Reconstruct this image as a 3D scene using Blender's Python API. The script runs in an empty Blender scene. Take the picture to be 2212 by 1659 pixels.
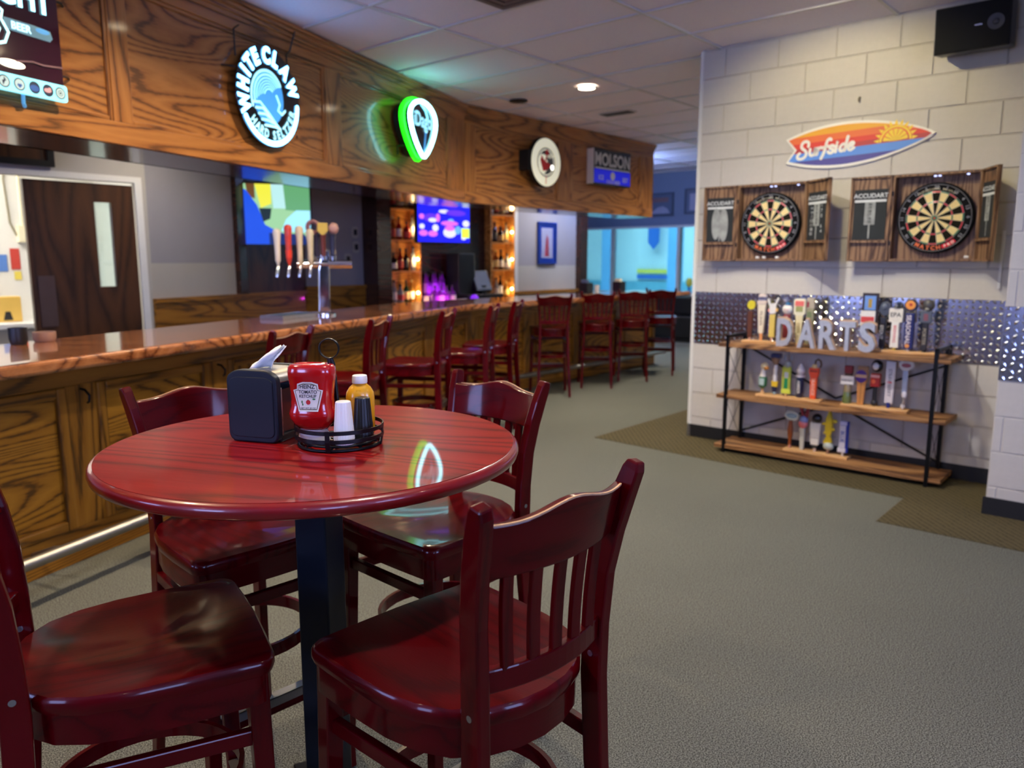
import bpy, bmesh, math, random
from mathutils import Vector, Matrix
random.seed(7)
PI = math.pi
scene = bpy.context.scene
C = scene.collection

# ------------------------------------------------------------------ camera, light set-up
H = 1.448                                   # eye height
cam_d = bpy.data.cameras.new('camera'); cam = bpy.data.objects.new('camera', cam_d); C.objects.link(cam)
cam_d.sensor_width = 36.0; cam_d.lens = 36.0 * 1660.0 / 2212.0
cam.location = (0, 0, H); cam.rotation_euler = (math.radians(90 - 9.154), 0, 0)
cam_d.clip_start = 0.05; cam_d.clip_end = 200
cam_d.dof.use_dof = True; cam_d.dof.focus_distance = 1.55; cam_d.dof.aperture_fstop = 3.8
scene.camera = cam
vs = scene.view_settings
vs.view_transform = 'Standard'; vs.look = 'None'; vs.gamma = 1.0; vs.exposure = 0.28; vs.use_curve_mapping = False
w = bpy.data.worlds.new('world'); scene.world = w; w.use_nodes = True
w.node_tree.nodes['Background'].inputs[0].default_value = (0.35, 0.45, 0.7, 1)
w.node_tree.nodes['Background'].inputs[1].default_value = 0.05

# plan axes: the cinder-block wall runs along D1, its normal (into the wall) is DN
D1 = Vector((-0.75332, 0.65765)); DN = Vector((0.65765, 0.75332))
TH = math.radians(20.67)
AX = Vector((math.sin(TH), math.cos(TH))); AY = Vector((-math.cos(TH), math.sin(TH)))
ROT_W = math.atan2(-D1.y, -D1.x)            # local x to the right along the block wall, y into it
ROT_B = math.atan2(DN.y, DN.x)              # local x = DN, y = D1   (far arm of the bar)
ROT_A = math.atan2(AX.y, AX.x)              # local x = AX, y = AY   (near arm of the bar)
S0, WALLN = 3.01, 5.70
def F(s, n): v = D1 * s + DN * n; return (v.x, v.y)
def FA(x, y): v = AX * x + AY * y; return (v.x, v.y)
W0 = F(S0, WALLN)
def PW(u, d, z=0.0): p = F(S0 - u, WALLN - d); return (p[0], p[1], z)
def PB(n, s, z=0.0): p = F(s, n); return (p[0], p[1], z)
def PA(x, y, z=0.0): p = FA(x, y); return (p[0], p[1], z)

def lamp_spot(loc, power, color, angle=130, blend=0.8, radius=0.06, target=None):
    l = bpy.data.lights.new('downlight_beam', 'SPOT'); l.energy = power; l.color = color
    l.spot_size = math.radians(angle); l.spot_blend = blend; l.shadow_soft_size = radius
    o = bpy.data.objects.new('downlight_beam', l); C.objects.link(o); o.location = loc
    if target is not None:
        o.rotation_euler = (Vector(target) - Vector(loc)).to_track_quat('-Z', 'Y').to_euler()
    return o
def lamp_area(loc, target, power, color, sx, sy):
    l = bpy.data.lights.new('window_light', 'AREA'); l.energy = power; l.color = color; l.shape = 'RECTANGLE'; l.size = sx; l.size_y = sy
    o = bpy.data.objects.new('window_light', l); C.objects.link(o); o.location = loc
    o.rotation_euler = (Vector(target) - Vector(loc)).to_track_quat('-Z', 'Y').to_euler()
    return o
def lamp_point(loc, power, color, radius=0.05):
    l = bpy.data.lights.new('bulb_light', 'POINT'); l.energy = power; l.color = color; l.shadow_soft_size = radius
    o = bpy.data.objects.new('bulb_light', l); C.objects.link(o); o.location = loc
    return o
CEIL = 3.04
WARM = (1.0, 0.78, 0.50); NEUT = (1.0, 0.92, 0.80); COOL = (0.36, 0.46, 1.0)


# ------------------------------------------------------------------ lamps (recessed cans, rink and kitchen lighting, cool fill lights added behind the camera)
CANS = [(0.25, 1.25, 102, NEUT), (2.1, 0.9, 10, NEUT), (0.85, 4.4, 185, (1.0, 0.96, 0.92)), (3.0, -1.2, 12, NEUT), (0.2, -2.8, 8, NEUT), (-2.8, -0.8, 10, NEUT)]
for x, y, p, c in CANS: lamp_spot((x, y, CEIL - 0.02), p, c, 150, 0.7, 0.06)
for x, y, p in ((0.9, 2.35, 120), (2.9, 2.4, 150), (4.3, 2.3, 150)): q = FA(x, y); lamp_spot((q[0], q[1], CEIL - 0.02), p, WARM, 150, 0.7, 0.06)
px, py = F(4.41, 6.11); lamp_spot((px, py, CEIL - 0.02), 250, (1.0, 0.86, 0.64), 160, 0.8, 0.06)
px, py = F(1.93, 4.35); tx, ty = F(1.93, 5.7); lamp_spot((px, py, CEIL - 0.02), 66, (1.0, 0.86, 0.46), 105, 0.6, 0.05, (tx, ty, 1.75))
px, py = F(4.3, 9.6); lamp_spot((px, py, CEIL - 0.02), 230, NEUT, 160, 0.8, 0.06)
lamp_area((*F(-4.8, 1.0), 1.9), (*F(3, 1.5), 1.6), 92, COOL, 1.6, 1.5)  # cool fill areas added behind the camera, placed as unseen windows
lamp_area((*F(-4.8, -2.2), 1.9), (*F(3, 0.0), 1.6), 92, COOL, 1.6, 1.5)
lamp_area((*F(1.0, -4.8), 1.9), (*F(3.0, 2), 1.6), 92, COOL, 1.6, 1.5)
lamp_area((*F(4.5, -4.8), 1.9), (*F(4.0, 2), 1.6), 92, COOL, 1.6, 1.5)
for x, y, p in ((2.2, 4.7, 90), (5.2, 4.7, 90)): q = FA(x, y); lamp_spot((q[0], q[1], CEIL - 0.02), p, NEUT, 150, 0.8, 0.06)
q = F(7.1, 9.7); lamp_spot((q[0], q[1], CEIL - 0.02), 110, NEUT, 150, 0.8, 0.06)
q = F(7.0, 10.6); lamp_point((q[0], q[1], 2.8), 75, (0.34, 0.50, 1.0), 0.08)  # unseen blue light added behind the soffit to colour the far wall
lamp_area((*F(7.9, 1.4), 2.9), (*F(7.9, 1.4), 0), 75, (1, 0.97, 0.9), 1.6, 0.9)
lamp_area((*F(11.0, 18.5), 5.8), (*F(11.0, 18.5), 0), 1250, (0.55, 0.86, 1.0), 9, 7)
cy = scene.cycles
cy.adaptive_threshold = 0.02; cy.max_bounces = 6; cy.diffuse_bounces = 4; cy.glossy_bounces = 3; cy.transmission_bounces = 4; cy.transparent_max_bounces = 4; cy.use_light_tree=False; cy.adaptive_threshold=0.03; cy.caustics_reflective = False; cy.caustics_refractive = False

# ------------------------------------------------------------------ materials
MATS = {}
def new_mat(name):
    m = bpy.data.materials.new(name); m.use_nodes = True
    nt = m.node_tree; return m, nt, nt.nodes['Principled BSDF']
def lin(c):
    return tuple(((x / 12.92) if x <= 0.04045 else ((x + 0.055) / 1.055) ** 2.4) for x in (v / 255.0 for v in c)) + (1.0,)
def plain(name, rgb, rough=0.5, metal=0.0, coat=0.0, spec=0.5, vary=0.06, scale=9.0):
    """a procedural plain surface: colour gently mottled by noise"""
    if name in MATS: return MATS[name]
    m, nt, b = new_mat(name); N = nt.nodes; L = nt.links
    tc = N.new('ShaderNodeTexCoord'); no = N.new('ShaderNodeTexNoise'); no.inputs['Scale'].default_value = scale; no.inputs['Detail'].default_value = 4
    L.new(tc.outputs['Object'], no.inputs['Vector'])
    mx = N.new('ShaderNodeMix'); mx.data_type = 'RGBA'; c = lin(rgb)
    mx.inputs['A'].default_value = tuple(max(0, x * (1 - vary * 2)) for x in c[:3]) + (1,)
    mx.inputs['B'].default_value = tuple(min(1, x * (1 + vary * 2)) for x in c[:3]) + (1,)
    L.new(no.outputs['Fac'], mx.inputs['Factor']); L.new(mx.outputs['Result'], b.inputs['Base Color'])
    b.inputs['Roughness'].default_value = rough; b.inputs['Metallic'].default_value = metal
    b.inputs['Coat Weight'].default_value = coat; b.inputs['Coat Roughness'].default_value = 0.06
    b.inputs['Specular IOR Level'].default_value = spec
    MATS[name] = m; return m
def glow(name, rgb, strength, base=None):
    if name in MATS: return MATS[name]
    m, nt, b = new_mat(name)
    b.inputs['Base Color'].default_value = lin(base or rgb); b.inputs['Roughness'].default_value = 0.4
    b.inputs['Emission Color'].default_value = lin(rgb); b.inputs['Emission Strength'].default_value = strength
    if strength < 6.5: m.cycles.emission_sampling = 'NONE'
    MATS[name] = m; return m
def wood(name, dark, mid, light, vert=False, scale=1.0, rings=9.0, rough=0.35, coat=0.3, contrast=1.0, stretch=6.0, axis=None, coat_rough=0.08, spec=0.4):
    """contour lines of stretched noise give cathedral grain"""
    if name in MATS: return MATS[name]
    m, nt, b = new_mat(name); N = nt.nodes; L = nt.links
    tc = N.new('ShaderNodeTexCoord'); mp = N.new('ShaderNodeMapping'); L.new(tc.outputs['Object'], mp.inputs['Vector'])
    k = stretch
    sc = {'x': (scale / k * 1.6, scale, scale * 1.6), 'z': (scale * 1.6, scale, scale / k * 1.6), 'y': (scale * 1.6, scale / k * 1.6, scale)}[axis or ('z' if vert else 'x')]
    mp.inputs['Scale'].default_value = sc
    no = N.new('ShaderNodeTexNoise'); no.inputs['Scale'].default_value = 1.3; no.inputs['Detail'].default_value = 1.2; no.inputs['Roughness'].default_value = 0.35; no.inputs['Distortion'].default_value = 0.25
    L.new(mp.outputs['Vector'], no.inputs['Vector'])
    mu = N.new('ShaderNodeMath'); mu.operation = 'MULTIPLY'; mu.inputs[1].default_value = rings * 2; L.new(no.outputs['Fac'], mu.inputs[0])
    fr = N.new('ShaderNodeMath'); fr.operation = 'PINGPONG'; fr.inputs[1].default_value = 0.5; L.new(mu.outputs[0], fr.inputs[0])
    m2 = N.new('ShaderNodeMath'); m2.operation = 'MULTIPLY'; m2.inputs[1].default_value = 2; L.new(fr.outputs[0], m2.inputs[0])
    fn = N.new('ShaderNodeTexNoise'); fn.inputs['Scale'].default_value = 34; fn.inputs['Detail'].default_value = 5
    L.new(mp.outputs['Vector'], fn.inputs['Vector'])
    ad = N.new('ShaderNodeMath'); ad.operation = 'MULTIPLY_ADD'; ad.inputs[1].default_value = 0.8; ad.inputs[2].default_value = -0.4; L.new(fn.outputs['Fac'], ad.inputs[0])
    sm = N.new('ShaderNodeMath'); sm.operation = 'ADD'; L.new(m2.outputs[0], sm.inputs[0]); L.new(ad.outputs[0], sm.inputs[1])
    cr = N.new('ShaderNodeValToRGB'); e = cr.color_ramp.elements
    e[0].position = 0.05; e[0].color = lin(dark); e[1].position = 0.95; e[1].color = lin(light)
    x = cr.color_ramp.elements.new(0.32); x.color = lin(mid)
    L.new(sm.outputs[0], cr.inputs['Fac']); L.new(cr.outputs['Color'], b.inputs['Base Color'])
    b.inputs['Roughness'].default_value = rough; b.inputs['Coat Weight'].default_value = coat; b.inputs['Coat Roughness'].default_value = coat_rough; b.inputs['Specular IOR Level'].default_value = spec
    bp = N.new('ShaderNodeBump'); bp.inputs['Strength'].default_value = 0.08; bp.inputs['Distance'].default_value = 0.002
    L.new(fn.outputs['Fac'], bp.inputs['Height']); L.new(bp.outputs['Normal'], b.inputs['Normal'])
    MATS[name] = m; return m
def speckle(name, c1, c2, scale=160.0, rough=0.95, bump=0.5, big=0.12, stripes=None):
    if name in MATS: return MATS[name]
    m, nt, b = new_mat(name); N = nt.nodes; L = nt.links
    tc = N.new('ShaderNodeTexCoord')
    no = N.new('ShaderNodeTexNoise'); no.inputs['Scale'].default_value = scale; no.inputs['Detail'].default_value = 3; no.inputs['Roughness'].default_value = 0.7
    L.new(tc.outputs['Object'], no.inputs['Vector'])
    src = no.outputs['Fac']
    if stripes:
        wv = N.new('ShaderNodeTexWave'); wv.bands_direction = 'X'; wv.inputs['Scale'].default_value = stripes; wv.inputs['Distortion'].default_value = 1.5
        L.new(tc.outputs['Object'], wv.inputs['Vector'])
        mm = N.new('ShaderNodeMath'); mm.operation = 'MULTIPLY_ADD'; mm.inputs[1].default_value = 0.25; L.new(wv.outputs['Fac'], mm.inputs[0]); L.new(no.outputs['Fac'], mm.inputs[2]); src = mm.outputs[0]
    cr = N.new('ShaderNodeValToRGB'); e = cr.color_ramp.elements; e[0].position = 0.42; e[0].color = lin(c1); e[1].position = 0.60; e[1].color = lin(c2)
    L.new(src, cr.inputs['Fac'])
    n2 = N.new('ShaderNodeTexNoise'); n2.inputs['Scale'].default_value = 1.4; n2.inputs['Detail'].default_value = 3; L.new(tc.outputs['Object'], n2.inputs['Vector'])
    hs = N.new('ShaderNodeHueSaturation'); L.new(cr.outputs['Color'], hs.inputs['Color'])
    vv = N.new('ShaderNodeMath'); vv.operation = 'MULTIPLY_ADD'; vv.inputs[1].default_value = big * 2; vv.inputs[2].default_value = 1 - big; L.new(n2.outputs['Fac'], vv.inputs[0])
    L.new(vv.outputs[0], hs.inputs['Value']); L.new(hs.outputs['Color'], b.inputs['Base Color'])
    b.inputs['Roughness'].default_value = rough; b.inputs['Specular IOR Level'].default_value = 0.2
    bp = N.new('ShaderNodeBump'); bp.inputs['Strength'].default_value = bump; bp.inputs['Distance'].default_value = 0.004
    L.new(src, bp.inputs['Height']); L.new(bp.outputs['Normal'], b.inputs['Normal'])
    MATS[name] = m; return m
def glass(name, tint=(235, 245, 245), alpha=0.12, rough=0.02):
    if name in MATS: return MATS[name]
    m = bpy.data.materials.new(name); m.use_nodes = True; nt = m.node_tree; N = nt.nodes; L = nt.links
    N.remove(N['Principled BSDF']); out = N['Material Output']
    t = N.new('ShaderNodeBsdfTransparent'); t.inputs[0].default_value = lin(tint)
    g = N.new('ShaderNodeBsdfGlossy'); g.inputs['Roughness'].default_value = rough
    fr = N.new('ShaderNodeFresnel'); fr.inputs[0].default_value = 1.45
    ad = N.new('ShaderNodeMath'); ad.operation = 'ADD'; ad.inputs[1].default_value = alpha * 0.3; L.new(fr.outputs[0], ad.inputs[0])
    mx = N.new('ShaderNodeMixShader'); L.new(ad.outputs[0], mx.inputs[0]); L.new(t.outputs[0], mx.inputs[1]); L.new(g.outputs[0], mx.inputs[2]); L.new(mx.outputs[0], out.inputs[0])
    MATS[name] = m; return m
def tinted(name, rgb, rough=0.05):
    """coloured bottle glass or liquid"""
    if name in MATS: return MATS[name]
    m, nt, b = new_mat(name)
    b.inputs['Base Color'].default_value = lin(rgb); b.inputs['Roughness'].default_value = rough
    b.inputs['Transmission Weight'].default_value = 0.55; b.inputs['IOR'].default_value = 1.4
    MATS[name] = m; return m

OAK = dict(dark=(92, 52, 18), mid=(146, 92, 40), light=(166, 110, 54))
wood('oak_panel', **OAK, scale=1.5, rings=13, stretch=5)
wood('oak_rail', **OAK, scale=2.2, rings=8, stretch=12)
wood('oak_stile', **OAK, vert=True, scale=2.2, rings=8, stretch=12)
wood('oak_bar_panel', (90, 54, 8), (160, 104, 22), (182, 124, 34), scale=1.8, rings=14, stretch=6, rough=0.4, coat=0.15)
wood('oak_bar_rail', (88, 54, 8), (146, 94, 22), (162, 108, 32), scale=2.2, rings=8, stretch=12, rough=0.4, coat=0.15)
wood('oak_bar_stile', (88, 54, 8), (146, 94, 22), (162, 108, 32), vert=True, scale=2.2, rings=8, stretch=12, rough=0.4, coat=0.15)
wood('bar_top_wood', (92, 48, 22), (140, 82, 42), (165, 104, 58), scale=2.0, rings=7, stretch=12, rough=0.25, coat=1.0, coat_rough=0.03)
wood('dark_brown_wood', (34, 17, 11), (52, 27, 17), (66, 36, 22), scale=2.0, rings=6, stretch=8, rough=0.25, coat=0.6)
wood('walnut_door', (48, 26, 12), (66, 38, 18), (78, 46, 22), vert=True, scale=1.4, rings=5, stretch=7, rough=0.45, coat=0.1)
wood('cabinet_walnut', (74, 50, 34), (118, 86, 60), (146, 112, 80), vert=True, scale=4, rings=6, stretch=9, rough=0.5, coat=0.0)
wood('shelf_plank', (78, 48, 26), (122, 82, 48), (160, 116, 72), scale=3.2, rings=7, stretch=10, rough=0.6, coat=0.0)
wood('light_pine', (176, 128, 78), (206, 160, 104), (222, 180, 124), scale=5, rings=5, stretch=10, rough=0.6, coat=0.0)
wood('honey_shelf_wood', (150, 92, 34), (196, 132, 60), (218, 156, 82), scale=2.5, rings=6, stretch=8, rough=0.4, coat=0.1)
wood('mahogany', (62, 1, 4), (76, 1, 5), (81, 2, 7), axis='y', scale=5, rings=3, stretch=9, rough=0.3, coat=0.4, coat_rough=0.09, spec=0.08)
wood('mahogany_upright', (62, 1, 4), (76, 1, 5), (81, 2, 7), vert=True, scale=5, rings=3, stretch=9, rough=0.3, coat=0.4, coat_rough=0.09, spec=0.08)
wood('mahogany_cross', (62, 1, 4), (76, 1, 5), (81, 2, 7), scale=5, rings=3, stretch=9, rough=0.3, coat=0.4, coat_rough=0.09, spec=0.08)
wood('red_laminate', (92, 3, 8), (124, 10, 13), (138, 22, 21), scale=2.6, rings=12, stretch=13, rough=0.35, spec=0.08, coat=0.45, coat_rough=0.03)
plain('table_edge_red', (126, 6, 10), 0.3, coat=0.6, vary=0.12, scale=20)
speckle('grey_carpet', (32, 33, 30), (134, 135, 126), scale=240, bump=0.25)
speckle('brown_carpet', (48, 42, 28), (82, 74, 52), scale=150, stripes=9)
plain('block_paint', (198, 192, 182), 0.6, vary=0.03, scale=30)
plain('mortar_paint', (188, 181, 170), 0.7, vary=0.04, scale=30)
plain('ceiling_tile_white', (230, 224, 236), 0.9, vary=0.04, scale=60)
plain('grid_white', (206, 204, 204), 0.5, vary=0.02)
plain('black_rubber', (20, 20, 22), 0.55)
plain('grey_wall_paint', (150, 146, 150), 0.8, vary=0.03, scale=4)
plain('grey_wall_light', (176, 170, 160), 0.8, vary=0.03, scale=4)
plain('blue_wall_paint', (112, 124, 152), 0.8, vary=0.03, scale=4)
plain('white_paint', (222, 220, 212), 0.6, vary=0.02)
plain('black_metal', (22, 22, 24), 0.35, 0.6, vary=0.1)
plain('black_plastic', (16, 17, 20), 0.4, vary=0.1)
plain('navy_black_plastic', (14, 19, 30), 0.42, vary=0.08, spec=0.3)
plain('steel', (196, 196, 200), 0.22, 1.0, vary=0.04)
plain('brushed_steel', (160, 156, 150), 0.42, 1.0, vary=0.06)
plain('chrome', (225, 225, 228), 0.08, 1.0, vary=0.01)
plain('galvanised', (186, 188, 190), 0.42, 0.55, vary=0.12, scale=40)
plain('dim_room_wall', (84, 76, 72), 0.85)
plain('white_plastic', (232, 230, 226), 0.35, coat=0.2, vary=0.02)
plain('paper_white', (236, 232, 224), 0.85, vary=0.02)
plain('cream', (232, 222, 188), 0.6)
plain('chalk_black', (30, 34, 36), 0.75, vary=0.15, scale=14)
plain('chalk_white', (205, 208, 206), 0.9)
plain('ketchup_red', (176, 12, 14), 0.18, coat=0.9, vary=0.04)
plain('mustard_yellow', (222, 158, 22), 0.25, coat=0.6, vary=0.03)
plain('post_blue_black', (16, 26, 38), 0.35, 0.3, vary=0.1)
plain('worn_edge', (206, 158, 116), 0.55, vary=0.15, scale=60)

# ------------------------------------------------------------------ geometry helpers
class G:
    """collects shapes; build() links them as one mesh object"""
    def __init__(self): self.v = []; self.f = []; self.m = []
    def add(self, vs, fs, mi=0, M=None):
        o = len(self.v)
        self.v += [tuple(M @ Vector(p)) for p in vs] if M is not None else [tuple(p) for p in vs]
        self.f += [tuple(i + o for i in q) for q in fs]; self.m += [mi] * len(fs); return self
    def box(self, x0, x1, y0, y1, z0, z1, mi=0, M=None):
        vs = [(x0, y0, z0), (x1, y0, z0), (x1, y1, z0), (x0, y1, z0), (x0, y0, z1), (x1, y0, z1), (x1, y1, z1), (x0, y1, z1)]
        return self.add(vs, [(0, 3, 2, 1), (4, 5, 6, 7), (0, 1, 5, 4), (1, 2, 6, 5), (2, 3, 7, 6), (3, 0, 4, 7)], mi, M)
    def prism(self, poly, y0, y1, mi=0, M=None, side=None):
        """poly in the x-z plane (counter-clockwise seen from -y), extruded from y0 (front) to y1"""
        n = len(poly); vs = [(x, y0, z) for x, z in poly] + [(x, y1, z) for x, z in poly]
        self.add(vs, [tuple(range(n)), tuple(range(2 * n - 1, n - 1, -1))], mi, M)
        o = len(self.v) - 2 * n
        for i in range(n):
            j = (i + 1) % n; self.f.append((o + j, o + i, o + n + i, o + n + j)); self.m.append(mi if side is None else side)
        return self
    def slab(self, poly, z0, z1, mi=0, M=None):
        """poly in the x-y plane (counter-clockwise from above), extruded in z"""
        n = len(poly); vs = [(x, y, z0) for x, y in poly] + [(x, y, z1) for x, y in poly]
        fs = [tuple(range(n - 1, -1, -1)), tuple(range(n, 2 * n))] + [(i, (i + 1) % n, n + (i + 1) % n, n + i) for i in range(n)]
        return self.add(vs, fs, mi, M)
    def lathe(self, prof, seg=20, c=(0, 0, 0), mi=0, M=None, sx=1.0, sy=1.0, cap=True, a0=0.0, flute=None):
        vs = []
        for r, z in prof:
            for k in range(seg):
                t = a0 + 2 * PI * k / seg; rr = r * (1 + (flute * (k % 2) if flute else 0))
                vs.append((c[0] + rr * math.cos(t) * sx, c[1] + rr * math.sin(t) * sy, c[2] + z))
        fs = []
        for i in range(len(prof) - 1):
            for k in range(seg):
                j = (k + 1) % seg; fs.append((i * seg + k, i * seg + j, (i + 1) * seg + j, (i + 1) * seg + k))
        if cap:
            fs.append(tuple(range(seg - 1, -1, -1))); q = (len(prof) - 1) * seg; fs.append(tuple(range(q, q + seg)))
        return self.add(vs, fs, mi, M)
    def ball(self, c, r, seg=14, rings=8, mi=0, M=None, s=(1, 1, 1)):
        prof = [(max(1e-4, r * math.sin(PI * i / rings)), -r * math.cos(PI * i / rings) * s[2]) for i in range(rings + 1)]
        return self.lathe(prof, seg, c, mi, M, s[0], s[1])
    def cyl(self, p0, p1, r0, r1=None, seg=12, mi=0, M=None):
        p0 = Vector(p0); p1 = Vector(p1); d = p1 - p0
        q = d.to_track_quat('Z', 'Y').to_matrix().to_4x4(); T = Matrix.Translation(p0) @ q
        return self.lathe([(r0, 0), (r0 if r1 is None else r1, d.length)], seg, (0, 0, 0), mi, (M @ T) if M is not None else T)
    def sweep(self, pts, w, h, side=Vector((1, 0, 0)), mi=0, closed=False, M=None, sides=None):
        """rectangular section swept along pts; w measured along `side`, h across (lists allowed)"""
        n = len(pts); vs = []
        for i in range(n):
            p = Vector(pts[i]); a = Vector(pts[(i - 1) % n] if (closed or i > 0) else pts[i]); b = Vector(pts[(i + 1) % n] if (closed or i < n - 1) else pts[i])
            t = (b - a).normalized(); s = Vector(sides[i]) if sides else Vector(side)
            s = (s - t * s.dot(t)).normalized(); u = t.cross(s).normalized()
            ww = w[i] if isinstance(w, (list, tuple)) else w; hh = h[i] if isinstance(h, (list, tuple)) else h
            for q in ((-1, -1), (1, -1), (1, 1), (-1, 1)): vs.append(tuple(p + s * (q[0] * ww / 2) + u * (q[1] * hh / 2)))
        fs = []
        for i in range(n if closed else n - 1):
            j = (i + 1) % n
            for k in range(4): l = (k + 1) % 4; fs.append((i * 4 + k, i * 4 + l, j * 4 + l, j * 4 + k))
        if not closed: fs += [(3, 2, 1, 0), tuple((n - 1) * 4 + k for k in range(4))]
        return self.add(vs, fs, mi, M)
    def tube(self, pts, r, seg=8, mi=0, closed=False, M=None):
        n = len(pts); vs = []; up = Vector((0.123, 0.231, 0.965)).normalized(); prev = None
        for i in range(n):
            p = Vector(pts[i]); a = Vector(pts[(i - 1) % n] if (closed or i > 0) else pts[i]); b = Vector(pts[(i + 1) % n] if (closed or i < n - 1) else pts[i])
            t = (b - a).normalized(); s = (prev if prev is not None else up); s = s - t * s.dot(t)
            if s.length < 1e-4: s = Vector((1, 0, 0)) - t * t.x
            s.normalize(); prev = s; u = t.cross(s)
            rr = r[i] if isinstance(r, (list, tuple)) else r
            for k in range(seg): q = 2 * PI * k / seg; vs.append(tuple(p + s * (rr * math.cos(q)) + u * (rr * math.sin(q))))
        fs = []
        for i in range(n if closed else n - 1):
            j = (i + 1) % n
            for k in range(seg): l = (k + 1) % seg; fs.append((i * seg + k, i * seg + l, j * seg + l, j * seg + k))
        if not closed: fs += [tuple(range(seg - 1, -1, -1)), tuple((n - 1) * seg + k for k in range(seg))]
        return self.add(vs, fs, mi, M)
    def stroke(self, pts, w, y, mi=0, M=None, dy=0.001):
        """flat painted stroke in the x-z plane with round ends"""
        n = len(pts); P = [Vector((p[0], p[1])) for p in pts]; L = []; R = []
        for i in range(n):
            a = P[max(0, i - 1)]; b = P[min(n - 1, i + 1)]; t = (b - a).normalized(); q = Vector((-t.y, t.x)) * (w / 2)
            L.append(P[i] + q); R.append(P[i] - q)
        vs = [(p.x, y, p.y) for p in L] + [(p.x, y, p.y) for p in R]
        self.add(vs, [(i, n + i, n + i + 1, i + 1) for i in range(n - 1)], mi, M)
        for c in (P[0], P[-1]):
            self.add([(c.x + w / 2 * math.cos(k * PI / 5), y + dy * 0.02, c.y + w / 2 * math.sin(k * PI / 5)) for k in range(10)], [tuple(range(10))], mi, M)
        return self
    def disc(self, cx, cz, r, y, mi=0, seg=24, rz=None, M=None):
        rz = rz or r
        return self.add([(cx + r * math.cos(2 * PI * k / seg), y, cz + rz * math.sin(2 * PI * k / seg)) for k in range(seg)], [tuple(range(seg))], mi, M)
    def rect(self, x0, x1, z0, z1, y, mi=0, M=None):
        return self.add([(x0, y, z0), (x1, y, z0), (x1, y, z1), (x0, y, z1)], [(0, 1, 2, 3)], mi, M)
    def ring(self, cx, cz, r0, r1, y, mi=0, seg=36, a0=0.0, a1=2 * PI, M=None):
        vs = []; full = abs(a1 - a0 - 2 * PI) < 1e-6; n = seg if full else seg + 1
        for k in range(n):
            t = a0 + (a1 - a0) * k / seg; vs += [(cx + r0 * math.cos(t), y, cz + r0 * math.sin(t)), (cx + r1 * math.cos(t), y, cz + r1 * math.sin(t))]
        fs = [(2 * k, 2 * k + 1, (2 * k + 3) % (2 * n), (2 * k + 2) % (2 * n)) for k in range(seg)]
        return self.add(vs, fs, mi, M)
    def text(self, s, size, x, z, y, mi=0, align='CENTER', shear=0.0, bold=0.0, M=None, rot=0.0, sx=1.0, extrude=0.0):
        vs, fs = text_geo(s, bold, shear, extrude)
        xs = [p[0] for p in vs]; wd = (max(xs) - min(xs)) if vs else 0; x0 = min(xs) if vs else 0
        off = {'CENTER': -x0 - wd / 2, 'LEFT': -x0, 'RIGHT': -x0 - wd}[align]
        c, q = math.cos(rot), math.sin(rot); out = []
        for p in vs:
            a = (p[0] + off) * size * sx; b = (p[1] - 0.35) * size
            out.append((x + a * c - b * q, y - p[2] * size, z + a * q + b * c))
        return self.add(out, fs, mi, M)
    def mesh(self, name, mats, smooth=None):
        me = bpy.data.meshes.new(name); me.from_pydata(self.v, [], self.f)
        for mm in (mats if isinstance(mats, (list, tuple)) else [mats]): me.materials.append(MATS[mm] if isinstance(mm, str) else mm)
        me.polygons.foreach_set('material_index', self.m)
        if smooth is not None:
            me.polygons.foreach_set('use_smooth', [True] * len(me.polygons)); me.update()
            me.set_sharp_from_angle(angle=math.radians(smooth))
        me.update(); return me
    def build(self, name, mats, parent=None, smooth=None, bevel=0.0, loc=None, rot=0.0, seg=2):
        return link(name, self.mesh(name, mats, smooth), parent, bevel, loc, rot, seg)
def link(name, me, parent=None, bevel=0.0, loc=None, rot=0.0, seg=2):
    o = bpy.data.objects.new(name, me); C.objects.link(o)
    if parent is not None: o.parent = parent
    if loc is not None: o.location = loc
    if rot: o.rotation_euler = (0, 0, rot)
    if bevel:
        b = o.modifiers.new('edge', 'BEVEL'); b.width = bevel; b.segments = seg; b.limit_method = 'ANGLE'; b.angle_limit = math.radians(40)
    return o
TG = {}
def text_geo(s, bold, shear, extrude=0.0):
    k = (s, bold, shear, extrude)
    if k not in TG:
        cu = bpy.data.curves.new('t', 'FONT'); cu.body = s; cu.offset = bold; cu.shear = shear; cu.resolution_u = 3; cu.extrude = extrude; cu.fill_mode = 'BOTH' if extrude else 'FRONT'
        ob = bpy.data.objects.new('t', cu); C.objects.link(ob); bpy.context.view_layer.update()
        me = bpy.data.meshes.new_from_object(ob.evaluated_get(bpy.context.evaluated_depsgraph_get()))
        TG[k] = ([tuple(v.co) for v in me.vertices], [tuple(p.vertices) for p in me.polygons])
        bpy.data.objects.remove(ob); bpy.data.curves.remove(cu); bpy.data.meshes.remove(me)
    return TG[k]
def tag(o, label, cat, group=None):
    o['label'] = label; o['category'] = cat
    if group: o['group'] = group
    return o
def thing(name, label, cat, loc=(0, 0, 0), rotz=0.0, group=None):
    o = bpy.data.objects.new(name, None); C.objects.link(o); o.empty_display_size = 0.1
    o.location = loc; o.rotation_euler = (0, 0, rotz); return tag(o, label, cat, group)
def struct(name, label, loc=(0, 0, 0), rotz=0.0):
    o = bpy.data.objects.new(name, None); C.objects.link(o); o.location = loc; o.rotation_euler = (0, 0, rotz)
    o['kind'] = 'structure'; o['label'] = label; return o
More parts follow.
